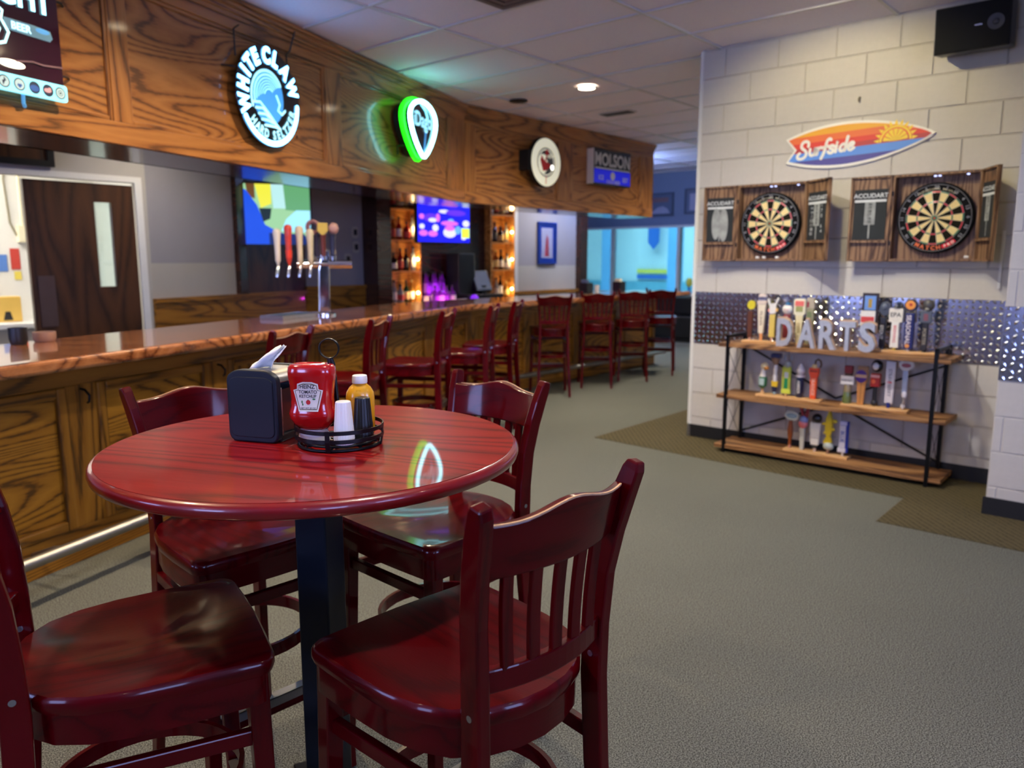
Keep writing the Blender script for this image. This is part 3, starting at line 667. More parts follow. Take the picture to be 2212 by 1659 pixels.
    g.sweep(P, 0.0035, 0.003, side=Vector((0, 1, 0))).build('worn_edge', 'worn_edge', cr_)
    # slats
    for k in range(5):
        xt, xb = (k - 2) * 0.0535, (k - 2) * 0.049
        pts = []
        for i in range(7):
            f_ = i / 6.0; z = 0.812 + (0.978 - 0.812) * f_; x = xb + (xt - xb) * f_
            pts.append((x, bow(x, 0.155, -0.211 - 0.012 * f_ * f_, 0.034), z))
        G().sweep(pts, 0.024, 0.010).build('slat', 'mahogany_upright', t, bevel=0.002)
    pts = [(x, bow(x, 0.15, -0.209, 0.034), 0.798) for x in [-0.14 + 0.28 * i / 14 for i in range(15)]]
    G().sweep(pts, 0.040, 0.018, side=Vector((0, 0, 1))).build('lower_rail', 'mahogany_cross', t, bevel=0.003)
    # stretchers
    G().sweep([(-0.178, 0.168, 0.592), (0.178, 0.168, 0.592)], 0.030, 0.018, side=Vector((0, 0, 1))).build('stretcher', 'mahogany_cross', t, bevel=0.003)
    for sx in (-1, 1): G().sweep([(sx * 0.181, 0.155, 0.575), (sx * 0.152, -0.195, 0.575)], 0.030, 0.018, side=Vector((0, 0, 1))).build('stretcher', 'mahogany', t, bevel=0.003)
    fr = G().sweep([(-0.186, 0.172, 0.285), (0.186, 0.172, 0.285)], 0.045, 0.022, side=Vector((0, 0, 1))).build('foot_bar', 'mahogany_cross', t, bevel=0.003)
    g = G(); g.box(-0.165, 0.165, 0.158, 0.186, 0.3076, 0.3105); g.box(-0.165, 0.165, 0.1835, 0.186, 0.285, 0.3105); g.build('wear_plate', 'brushed_steel', fr)
    hp = [(0.178 * math.cos(2 * PI * k / 36), -0.018 + 0.178 * math.sin(2 * PI * k / 36), 0.43) for k in range(36)]
    ho = G().sweep(hp, 0.034, 0.010, side=Vector((0, 0, 1)), closed=True).build('hoop_stretcher', 'mahogany', t, smooth=30)
    for sx in (-1, 1):
        for y in (-1, 1): G().ball((sx * 0.122, -0.018 + y * 0.13, 0.43), 0.006, 10, 6).build('screw', 'steel', ho, smooth=60)
    for sx in (-1, 1): G().cyl((sx * 0.132, -0.21, 0.742), (sx * 0.1605, -0.21, 0.742), 0.006).build('bolt', 'steel', t)
    return t
stool0 = make_stool()
first = [True]
def put_stool(x, y, deg, label, group):
    if first[0]:
        first[0] = False; stool0.location = (x, y, 0); stool0.rotation_euler = (0, 0, math.radians(deg)); stool0['label'] = label; stool0['group'] = group; return stool0
    return dup(stool0, (x, y, 0), math.radians(deg), label, group)
GT = 'mahogany stools around the round table'; GB = 'mahogany stools along the bar'
put_stool(-0.10, 1.36, 44.5, 'dark red wooden stool in the foreground, its slatted back towards us', GT)
put_stool(-0.706, 1.386, -59.7, 'dark red wooden stool cut off by the left edge, scratched empty seat', GT)
put_stool(-0.741, 2.013, -134.4, 'dark red wooden stool on the far left of the table, behind the napkin dispenser', GT)
put_stool(-0.22, 2.106, 136.9, 'dark red stool on the far right of the table, blue light on its backrest', GT)
DA = math.degrees(ROT_A)
for i, (x, y, dg) in enumerate([(*FA(3.26, 2.70), 74), (*FA(4.07, 2.668), 81), (-0.705, 5.505, 80.5), (-0.395, 6.12, 82), (-0.20, 6.737, 79)]):
    p = (x, y); da = dg - DA
    put_stool(p[0], p[1], DA + da, ['stool at the near arm of the bar, behind the napkin dispenser', 'stool at the near arm of the bar, behind the caddy handle', 'stool at the near arm of the bar, just right of the table caddy',
              'stool at the near arm of the bar, between two others, second from the corner', 'stool at the near arm of the bar, the one closest to the corner'][i], GB)
for i, (x, y, dg) in enumerate([(0.42, 8.34, 6), (0.98, 8.92, -4), (1.47, 9.42, -4), (1.91, 9.92, -10)]):
    put_stool(x, y, dg, ['stool at the far arm of the bar, leftmost of four backs facing us', 'stool at the far arm of the bar, second of four from the corner', 'stool at the far arm of the bar, third of four from the corner', 'stool at the far end of the bar, nearest the windows'][i], GB)

# ------------------------------------------------------------------ round high table
TX, TY, TZ, TR = -0.447, 1.708, 1.04, 0.462
tab = thing('pub_table', 'round red laminate pub table on a square dark post', 'table', (TX, TY, 0), math.radians(-18))
prof = [(0.40, -0.032), (TR - 0.012, -0.032), (TR - 0.003, -0.027), (TR, -0.017), (TR - 0.001, -0.009), (TR - 0.006, -0.003), (TR - 0.0125, -0.0006)]
G().lathe(prof, 96, (0, 0, TZ), cap=False).build('edge_band', 'table_edge_red', tab, smooth=50)
G().lathe([(0.3, -0.031), (TR - 0.012, -0.031), (TR - 0.012, 0.0)], 96, (0, 0, TZ), 0).build('table_top', 'red_laminate', tab)
G().box(-0.04, 0.04, -0.04, 0.04, 0.03, TZ - 0.05).build('post', 'post_blue_black', tab, bevel=0.004)
g = G(); g.box(-0.24, 0.24, -0.03, 0.03, TZ - 0.055, TZ - 0.0325); g.box(-0.03, 0.03, -0.24, 0.24, TZ - 0.055, TZ - 0.0325); g.build('spider_plate', 'black_metal', tab)
g = G()
for q in range(4):
    M = Matrix.Rotation(q * PI / 2 + PI / 4, 4, 'Z'); g.add([(0.03, -0.04, 0.0), (0.34, -0.028, 0.0), (0.34, 0.028, 0.0), (0.03, 0.04, 0.0), (0.03, -0.04, 0.06), (0.34, -0.028, 0.025), (0.34, 0.028, 0.025), (0.03, 0.04, 0.06)],
        [(0, 3, 2, 1), (4, 5, 6, 7), (0, 1, 5, 4), (1, 2, 6, 5), (2, 3, 7, 6), (3, 0, 4, 7)], 0, M)
g.build('cross_base', 'black_metal', tab, bevel=0.004)

# ------------------------------------------------------------------ things on the table
# napkin dispenser
nd = thing('napkin_dispenser', 'black and steel napkin dispenser with a napkin pulled up', 'dispenser', (-0.566, 1.762, TZ), math.radians(-17))
# local: x right, -y front; width 0.128, depth 0.125, height 0.168
def arch(w, h, r, rb, n=8):
    return arc(w / 2 - rb, rb, rb, -90, 0, 4) + arc(w / 2 - r, h - r * 0.62, r, 0, 90, n, r * 0.62) + arc(-w / 2 + r, h - r * 0.62, r, 90, 180, n, r * 0.62) + arc(-w / 2 + rb, rb, rb, 180, 270, 4)
G().prism(arch(0.130, 0.166, 0.042, 0.02), -0.066, -0.046).build('front_plate', 'navy_black_plastic', nd, bevel=0.004, seg=3, smooth=50)
G().prism([(x * 0.88, 0.012 + z * 0.83) for x, z in arch(0.130, 0.166, 0.030, 0.018)], -0.0685, -0.064).build('face_panel', 'navy_black_plastic', nd, bevel=0.002)
G().prism(arch(0.130, 0.166, 0.042, 0.02), 0.046, 0.066).build('rear_plate', 'navy_black_plastic', nd, bevel=0.004, seg=3, smooth=50)
G().box(-0.060, 0.060, -0.046, 0.046, 0.0, 0.018).build('base', 'black_plastic', nd, bevel=0.003)
outer_ = arch(0.124, 0.163, 0.040, 0.004)[5:-5]
inner = [(x * 0.97, z - 0.0025) for x, z in outer_]
g = G(); m_ = len(outer_)
body = outer_ + inner[::-1]
g.prism(body, -0.046, 0.046); g.build('steel_cover', 'brushed_steel', nd, smooth=40)
g = G()
for sx in (-1, 1):
    for y in (-0.044, 0.040): g.box(sx * 0.0605 - 0.0015, sx * 0.0605 + 0.0015, y, y + 0.004, 0.015, 0.125)
g.build('side_frame', 'steel', nd)
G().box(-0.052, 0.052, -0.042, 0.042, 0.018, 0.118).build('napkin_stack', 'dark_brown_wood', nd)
# the pulled napkin: folded crumpled sheet
g = G(); rows = []
for i in range(9):
    f_ = i / 8.0; cx_ = -0.012 + 0.058 * f_ ** 1.3; z = 0.158 + 0.056 * f_; wd = 0.034 * (1 - f_) + 0.013; row = []
    for j in range(7):
        q = j / 6.0 - 0.5; row.append((cx_ + q * wd * 1.6 + 0.004 * math.sin(7 * q + 3 * f_), -0.01 + 0.012 * math.sin(9 * q) * (1 - f_ * 0.4) + 0.01 * f_, z + 0.012 * (0.5 - abs(q)) * (1 - f_) + 0.003 * math.sin(11 * q + i)))
    rows.append(row)
vs = [p for r in rows for p in r]; fs = [(i * 7 + j, i * 7 + j + 1, (i + 1) * 7 + j + 1, (i + 1) * 7 + j) for i in range(8) for j in range(6)]
g.add(vs, fs); nk = g.build('napkin', 'paper_white', nd, smooth=180); s_ = nk.modifiers.new('thick', 'SOLIDIFY'); s_.thickness = 0.0012

# condiment caddy
CX, CY = -0.388, 1.692
cd = thing('condiment_caddy', 'round black wire condiment caddy with a ring handle', 'caddy', (CX, CY, TZ), 0)
def circ(r, z, n=48): return [(r * math.cos(2 * PI * k / n), r * math.sin(2 * PI * k / n), z) for k in range(n)]
G().tube(circ(0.090, 0.0035), 0.0035, 8, closed=True).build('base_ring', 'black_metal', cd, smooth=60)
G().tube(circ(0.078, 0.010), 0.003, 8, closed=True).build('inner_ring', 'black_metal', cd, smooth=60)
G().tube(circ(0.050, 0.010), 0.003, 8, closed=True).build('inner_ring', 'black_metal', cd, smooth=60)
for z in (0.024, 0.043): G().sweep(circ(0.097, z), 0.0085, 0.003, side=Vector((0, 0, 1)), closed=True).build('flat_band', 'black_metal', cd, smooth=30)
for k in range(4):
    t_ = math.radians(-93 + 90 * k); c_, s2 = math.cos(t_), math.sin(t_)
    G().sweep([(0.0935 * c_, 0.0935 * s2, 0.001), (0.0975 * c_, 0.0975 * s2, 0.024), (0.0975 * c_, 0.0975 * s2, 0.048)], 0.010, 0.0028, side=Vector((-s2, c_, 0))).build('upright', 'black_metal', cd)
g = G()
for k in range(4): t_ = PI / 4 * k; g.tube([(-0.084 * math.cos(t_), -0.084 * math.sin(t_), 0.0062), (0.084 * math.cos(t_), 0.084 * math.sin(t_), 0.0062)], 0.0025, 6)
g.build('floor_wires', 'black_metal', cd)
g = G()
for dx in (-0.0042, 0.0042): g.tube([(-0.004 + dx, 0.004, 0.006), (-0.006 + dx, 0.004, 0.08), (-0.014 + dx, 0.004, 0.18), (-0.017 + dx * 0.6, 0.004, 0.193)], 0.0044, 8)
g.build('stem', 'black_metal', cd, smooth=60)
g = G()
for k, dy in enumerate((-0.003, 0.001, 0.005)): g.tube([(-0.018 + 0.0215 * math.cos(2 * PI * q / 40), 0.003 + dy, 0.2145 + 0.0215 * math.sin(2 * PI * q / 40)) for q in range(40)], 0.0014, 6, closed=True)
g.build('ring_handle', 'black_metal', cd, smooth=60)

# upside-down ketchup bottle
kb = thing('ketchup_bottle', 'upside-down red squeeze bottle of tomato ketchup', 'bottle', (-0.443, 1.683, TZ + 0.0095), math.radians(-6))
pr = [(0.028, 0.026), (0.034, 0.030), (0.044, 0.040), (0.0515, 0.052), (0.0535, 0.062), (0.0515, 0.070), (0.0485, 0.078), (0.0475, 0.095), (0.0485, 0.115), (0.0505, 0.132), (0.053, 0.145), (0.0535, 0.156), (0.0520, 0.166), (0.047, 0.172), (0.040, 0.1735), (0.034, 0.170)]
def superlathe(prof, n=40, sy=0.6, e=2.6):
    g = G(); vs = []
    for r, z in prof:
        for k in range(n):
            t_ = 2 * PI * k / n; c_, s2 = math.cos(t_), math.sin(t_)
            vs.append((r * math.copysign(abs(c_) ** (2 / e), c_), r * sy * math.copysign(abs(s2) ** (2 / e), s2), z))
    fs = [(i * n + k, i * n + (k + 1) % n, (i + 1) * n + (k + 1) % n, (i + 1) * n + k) for i in range(len(prof) - 1) for k in range(n)]
    fs += [tuple(range(n - 1, -1, -1)), tuple((len(prof) - 1) * n + k for k in range(n))]
    return g.add(vs, fs)
superlathe(pr).build('bottle_body', 'ketchup_red', kb, smooth=60)
G().lathe([(0.036, 0.0), (0.0375, 0.003), (0.034, 0.016), (0.031, 0.0265)], 32, sy=0.62).build('cap', 'white_plastic', kb, smooth=40)
def kface(z):  # y of the bottle front at height z
    for i in range(len(pr) - 1):
        if pr[i][1] <= z <= pr[i + 1][1]:
            f_ = (z - pr[i][1]) / (pr[i + 1][1] - pr[i][1]); return -0.6 * (pr[i][0] + (pr[i + 1][0] - pr[i][0]) * f_)
    return -0.03
keystone = [(-0.022, 0.071), (0.022, 0.071), (0.0335, 0.118), (0.0245, 0.1205), (0.0235, 0.132), (0.010, 0.1365), (-0.010, 0.1365), (-0.0235, 0.132), (-0.0245, 0.1205), (-0.0335, 0.118)]
def bend(g, off):  # lay a flat x-z drawing on the bottle face
    g.v = [(x, kface(z) * (1 - abs(x / 0.054) ** 2.6) ** (1 / 2.6) + y - off, z) for x, y, z in g.v]; return g
plain('label_cream', (226, 220, 204), 0.5); plain('ink_black', (18, 18, 20), 0.6); plain('ink_green', (40, 110, 50), 0.6); plain('ink_red', (190, 24, 30), 0.6); plain('ink_gold', (120, 110, 80), 0.5)
def grid_poly(poly, y, mi, nx=8):
    g = G(); zs = sorted(set([0.071, 0.08, 0.09, 0.1, 0.11, 0.118, 0.1205, 0.126, 0.132, 0.1365]))
    def half(z, sc):
        E_ = [(0.071, 0.022), (0.118, 0.0335), (0.1205, 0.0245), (0.132, 0.0235), (0.1365, 0.010)]
        for i in range(4):
            if E_[i][0] <= z <= E_[i + 1][0]: return (E_[i][1] + (E_[i + 1][1] - E_[i][1]) * (z - E_[i][0]) / (E_[i + 1][0] - E_[i][0])) * sc
        return 0
    return zs, half
def keystone_sheet(sc, off, mat, parent, name):
    zs, half = grid_poly(keystone, 0, 0); zc = 0.104; g = G(); vs = []; nx = 8
    for z in zs:
        for k in range(nx + 1): vs.append((-half(z, sc) + 2 * half(z, sc) * k / nx, 0, zc + (z - zc) * sc))
    g.add(vs, [(i * (nx + 1) + k, i * (nx + 1) + k + 1, (i + 1) * (nx + 1) + k + 1, (i + 1) * (nx + 1) + k) for i in range(len(zs) - 1) for k in range(nx)])
    return bend(g, off).build(name, mat, parent, smooth=60)
lb = keystone_sheet(1.0, 0.0006, 'label_cream', kb, 'label')
keystone_sheet(0.90, 0.0009, 'ink_gold', lb, 'label_border'); keystone_sheet(0.84, 0.0012, 'label_cream', lb, 'label_field')
bend(G().text('HEINZ', 0.0125, 0, 0.1265, 0, bold=0.02, sx=0.95), 0.0016).build('lettering', 'ink_black', lb)
bend(G().text('TOMATO', 0.0108, 0, 0.1145, 0, bold=0.015, sx=0.9).text('KETCHUP', 0.0098, 0, 0.1050, 0, bold=0.015, sx=0.9), 0.0016).build('lettering', 'ink_black', lb)
bend(G().text('NET WT 20 OZ', 0.0050, 0, 0.0785, 0, bold=0.02), 0.0016).build('lettering', 'ink_black', lb)
g = G(); g.disc(0.0005, 0.0915, 0.0052, 0, 0); g.disc(0.0005, 0.0966, 0.0022, 0, 1, 8, 0.0009)
for cx_, cz, a_, b_ in ((-0.0135, 0.092, 0.0016, 0.0034), (-0.012, 0.0865, 0.0014, 0.003), (0.0135, 0.0985, 0.0036, 0.0018)): g.disc(cx_, cz, a_, 0, 1, 10, b_)
bend(g, 0.0017).build('tomato_print', ['ink_red', 'ink_green'], lb)

# mustard bottle
mb = thing('mustard_bottle', 'yellow mustard bottle with a white flip cap', 'bottle', (-0.349, 1.740, TZ + 0.0135), math.radians(10))
superlathe([(0.030, 0.0), (0.0325, 0.004), (0.0325, 0.085), (0.031, 0.096), (0.024, 0.108), (0.0165, 0.114), (0.0160, 0.117)], 32, 0.72, 2.3).build('bottle_body', 'mustard_yellow', mb, smooth=50)
G().lathe([(0.0170, 0.117), (0.0175, 0.119), (0.0175, 0.128), (0.0165, 0.134), (0.0150, 0.1352)], 28).build('flip_cap', 'white_plastic', mb, smooth=40)
G().text('57', 0.012, -0.004, 0.098, -0.0205, shear=0.2, bold=0.01).build('embossed_number', 'mustard_yellow', mb)
# salt and pepper
sl = thing('salt_shaker', 'white fluted salt shaker at the front of the caddy', 'shaker', (-0.3655, 1.6345, TZ + 0.0135), 0)
G().lathe([(0.0215, 0.0), (0.0225, 0.003), (0.0215, 0.010), (0.0225, 0.011), (0.0165, 0.088), (0.0160, 0.092), (0.0145, 0.0935)], 48, flute=0.03).build('fluted_body', 'white_plastic', sl, smooth=25)
pp = thing('pepper_shaker', 'black fluted pepper shaker beside the white one', 'shaker', (-0.333, 1.683, TZ + 0.0135), 0)
G().lathe([(0.0215, 0.0), (0.0225, 0.003), (0.0215, 0.010), (0.0225, 0.011), (0.0165, 0.088), (0.0160, 0.092), (0.0145, 0.0935)], 48, flute=0.03).build('fluted_body', 'black_plastic', pp, smooth=25)
g = G(); g.ring(0, 0, 0, 0.0001, 0)
g = G()
for k in range(10): t_ = 2 * PI * k / 10; g.lathe([(0.0012, 0.0), (0.0012, 0.0006)], 6, (0.009 * math.cos(t_), 0.009 * math.sin(t_), 0.0935))
g.build('top_holes', 'steel', pp)

# ------------------------------------------------------------------ surfboard sign
for nm, c in dict(surf_white=(240, 236, 224), surf_gold=(236, 170, 48), surf_orange=(232, 112, 58), surf_red=(222, 66, 50), surf_brick=(184, 62, 62), surf_blue=(94, 146, 224), surf_indigo=(84, 78, 150), surf_sun=(244, 208, 60)).items(): plain(nm, c, 0.5, vary=0.02)
sf = thing('surfboard_sign', 'orange, red and blue surfboard-shaped sign above the dartboards', 'sign', PW(1.195, 0.012, 2.245), ROT_W)
def board(sc, n=40):
    """surfboard outline: swallow tail left, nose right, tilted a little"""
    pts = []; L0, L1 = -0.495, 0.485
    up = lambda t: 0.152 * math.sin(PI * (0.13 + 0.87 * t) ** 0.93) ** 0.75 if t < 1 else 0.0
    T = [(L0 + (L1 - L0) * k / n, up(k / n)) for k in range(n + 1)]
    low = [(x, -h) for x, h in T]
    poly = low + T[::-1][1:] + [(L0 + 0.062, 0.0)]
    c, s = math.cos(math.radians(2.2)), math.sin(math.radians(2.2))
    return [((x * sc * c - z * sc * s), (x * sc * s + z * sc * c)) for x, z in poly]
def clip_poly(poly, a, b, c):    # keep a*x + b*z <= c
    out = []
    for i in range(len(poly)):
        p, q = poly[i], poly[(i + 1) % len(poly)]; dp = a * p[0] + b * p[1] - c; dq = a * q[0] + b * q[1] - c
        if dp <= 0: out.append(p)
        if (dp < 0 < dq) or (dq < 0 < dp): t = dp / (dp - dq); out.append((p[0] + (q[0] - p[0]) * t, p[1] + (q[1] - p[1]) * t))
    return out
G().prism(board(1.0), -0.008, 0.008).build('backing_board', 'surf_white', sf)
inner = [(x * 0.955, z * 0.87) for x, z in board(1.0)]
tl = math.tan(math.radians(2.2)); bands = [(-9, -0.082, 'surf_indigo'), (-0.082, -0.025, 'surf_blue'), (-0.025, 0.006, 'surf_brick'), (0.006, 0.040, 'surf_red'), (0.040, 0.085, 'surf_orange'), (0.085, 9, 'surf_gold')]
for i, (z0, z1, mt) in enumerate(bands):
    p = clip_poly(clip_poly(inner, -tl, 1, z1), tl, -1, -z0)
    if len(p) > 2: G().prism(p, -0.0105, -0.0082).build('painted_band', mt, sf)
sx_, sz_ = 0.245, -0.020 + 0.235 * tl
g = G(); R_ = 0.100
for k in range(7):
    a0, a1 = math.radians(4 + k * 25.2), math.radians(4 + k * 25.2 + 21)
    g.add([(sx_, -0.0112, sz_)] + [(sx_ + R_ * 0.78 * math.cos(a0 + (a1 - a0) * q / 4), -0.0112, sz_ + R_ * 0.78 * math.sin(a0 + (a1 - a0) * q / 4)) for q in range(5)], [(0, 1, 2, 3, 4, 5)])
g.ring(sx_, sz_, R_ * 0.86, R_, -0.0112, 0, 30, 0, PI)
for k in range(11):
    a = math.radians(5 + k * 17); b0, b1 = a - 0.12, a + 0.12
    g.add([(sx_ + R_ * 1.04 * math.cos(b0), -0.0112, sz_ + R_ * 1.04 * math.sin(b0)), (sx_ + R_ * 1.04 * math.cos(b1), -0.0112, sz_ + R_ * 1.04 * math.sin(b1)), (sx_ + R_ * 1.38 * math.cos(a), -0.0112, sz_ + R_ * 1.38 * math.sin(a))], [(0, 1, 2)])
g.v = [(x, y, z + (x - sx_) * tl) for x, y, z in g.v]
g.build('sun_emblem', 'surf_sun', sf)
# brush lettering drawn as round-ended strokes (unit: x-height 1)
def bez(*p, n=8):
    out = []
    for k in range(n + 1):
        t = k / n; q = list(p)
        while len(q) > 1: q = [((1 - t) * q[i][0] + t * q[i + 1][0], (1 - t) * q[i][1] + t * q[i + 1][1]) for i in range(len(q) - 1)]
        out.append(q[0])
    return out
LET = [
 (0.0, [bez((1.55, 1.5), (1.75, 2.5), (0.35, 2.7), (0.35, 1.75), n=10) + bez((0.35, 1.75), (0.4, 1.0), (1.5, 1.1), (1.4, 0.2), n=8)[1:] + bez((1.4, 0.2), (1.3, -0.7), (-0.5, -0.6), (-0.2, 0.35), (0.25, 0.55), n=10)[1:]]),
 (1.95, [bez((0.0, 1.0), (-0.1, -0.35), (0.75, -0.2), (0.8, 0.35), n=10) + [(0.85, 1.0)], [(0.85, 1.0), (0.9, 0.0)]]),
 (3.2, [[(0.0, 1.0), (0.0, 0.0)], bez((0.0, 0.4), (0.1, 1.0), (0.45, 1.15), (0.75, 0.9), n=8)]),
 (4.2, [bez((0.95, 2.0), (0.8, 2.35), (0.35, 2.2), (0.3, 1.5), n=8) + bez((0.3, 1.5), (0.3, 0.8), (0.2, 0.0), (-0.15, -0.75), n=8)[1:], [(-0.1, 0.95), (0.7, 1.05)]]),
 (5.1, [bez((0.8, 0.85), (0.5, 1.25), (-0.1, 1.05), (0.1, 0.7), n=8) + bez((0.1, 0.7), (0.4, 0.5), (0.95, 0.4), (0.7, 0.05), n=8)[1:] + bez((0.7, 0.05), (0.4, -0.2), (0.1, -0.1), (-0.1, 0.2), n=6)[1:]]),
 (6.25, [[(0.0, 1.0), (0.0, 0.0)], [(0.03, 1.42), (0.035, 1.46)]]),
 (6.85, [bez((0.85, 0.9), (0.3, 1.3), (-0.2, 0.6), (0.1, 0.1), n=8) + bez((0.1, 0.1), (0.4, -0.25), (0.8, 0.2), (0.85, 0.5), n=8)[1:], [(0.98, 2.1), (0.85, 0.0)]]),
 (8.15, [bez((0.05, 0.5), (0.9, 0.5), (0.95, 1.15), (0.45, 1.1), n=8) + bez((0.45, 1.1), (-0.1, 1.0), (-0.1, -0.1), (0.5, -0.08), n=8)[1:] + [(0.95, 0.2)]]),
]
g = G(); U = 0.0425
for x0, strokes in LET:
    for st in strokes:
        pts = [(-0.405 + (x0 + px_ + 0.14 * pz) * U, -0.040 + pz * U * 1.02 + (-0.405 + (x0 + px_) * U) * tl * 1.6) for px_, pz in st]
        g.stroke(pts, 0.0205, -0.0125)
g.build('lettering', 'surf_white', sf)
tag(G().tube([PW(1.19, 0.004, 2.545), PW(1.19, 0.02, 2.54), PW(1.19, 0.024, 2.525), PW(1.19, 0.016, 2.515)], 0.006, 8).build('wall_hook', 'ink_gold', smooth=40), 'tiny brass hook screwed into the blocks above the surfboard', 'hook')

# ------------------------------------------------------------------ dartboard cabinets and dartboards
for nm, c in dict(dart_cream=(232, 210, 150), dart_black=(30, 28, 20), dart_red=(214, 50, 66), dart_green=(30, 112, 78), dart_rim=(22, 22, 24)).items(): plain(nm, c, 0.85, vary=0.05, scale=60, spec=0.1)
NUMS = [20, 1, 18, 4, 13, 6, 10, 15, 2, 17, 3, 19, 7, 16, 8, 11, 14, 9, 12, 5]
def make_dartboard(u, z, d, label):
    t = thing('dartboard', label, 'dartboard', PW(u, d, z), ROT_W, 'bristle dartboards')
    g = G(); g.lathe([(0.222, 0.0), (0.2265, 0.003), (0.2265, 0.034), (0.222, 0.038)], 64, M=Matrix.Rotation(PI / 2, 4, 'X')); g.build('board_body', 'dart_rim', t, smooth=40)
    radii = [0.00635, 0.0159, 0.099, 0.107, 0.162, 0.170]
    g = G(); y = -0.0386
    g.disc(0, 0, radii[0], y, 2); g.ring(0, 0, radii[0], radii[1], y, 3, 20)
    for k in range(20):
        a0 = PI / 2 - (k + 0.5) * PI / 10; a1 = a0 + PI / 10; dk = k % 2 == 0
        for r in range(4):
            mi = (1 if dk else 0) if r in (0, 2) else (2 if dk else 3)
            g.ring(0, 0, radii[r + 1], radii[r + 2], y, mi, 4, a0, a1)
    g.build('playing_face', ['dart_cream', 'dart_black', 'dart_red', 'dart_green'], t)
    g = G()
    for r in radii[1:]: g.tube([(r * math.cos(2 * PI * k / 48), -0.0395, r * math.sin(2 * PI * k / 48)) for k in range(48)], 0.0008, 4, closed=True)
    for k in range(20): a = (k + 0.5) * PI / 10; g.tube([(radii[1] * math.cos(a), -0.0395, radii[1] * math.sin(a)), (0.174 * math.cos(a), -0.0395, 0.174 * math.sin(a))], 0.0008, 4)
    g.build('wire_spider', 'galvanised', t)
    g = G(); g.tube([(0.212 * math.cos(2 * PI * k / 64), -0.0395, 0.212 * math.sin(2 * PI * k / 64)) for k in range(64)], 0.0013, 5, closed=True)
    for k, nn in enumerate(NUMS):
        if nn in (3, 19, 17): continue
        a = PI / 2 - k * PI / 10; g.text(str(nn), 0.030, 0.195 * math.cos(a), 0.195 * math.sin(a), -0.0402, rot=a - PI / 2, bold=0.01)
    g.build('number_ring', plain('wire_grey', (150, 150, 156), 0.5) and 'wire_grey', t)
    g = G()
    for ch, a in zip('MATCH', (-118, -108, -98, -88.5, -79)): g.text(ch, 0.036, 0.191 * math.cos(math.radians(a)), 0.191 * math.sin(math.radians(a)), -0.0404, rot=math.radians(a + 90), bold=0.03, mi=0)
    G().ring(0, 0, 0.180, 0.204, -0.0403, 0, 10, math.radians(-73), math.radians(-48)).build('brand_patch', 'dart_red', t)
    g.build('brand_lettering', 'surf_orange', t); g = G()
    for ch, a in zip('PRO', (-67, -60, -53)): g.text(ch, 0.024, 0.192 * math.cos(math.radians(a)), 0.192 * math.sin(math.radians(a)), -0.0408, rot=math.radians(a + 90), bold=0.02)
    g.build('brand_patch_lettering', 'surf_white', t); g = G()
    for i, ch in enumerate('PROFESSIONAL BRISTLE'): a = math.radians(124 - i * 3.6); g.text(ch, 0.016, 0.186 * math.cos(a), 0.186 * math.sin(a), -0.0404, rot=a - PI / 2)
    g.build('upper_lettering', 'cream', t)
    return t
plain('dusty_chalk', (150, 152, 148), 0.9, vary=0.35, scale=18)
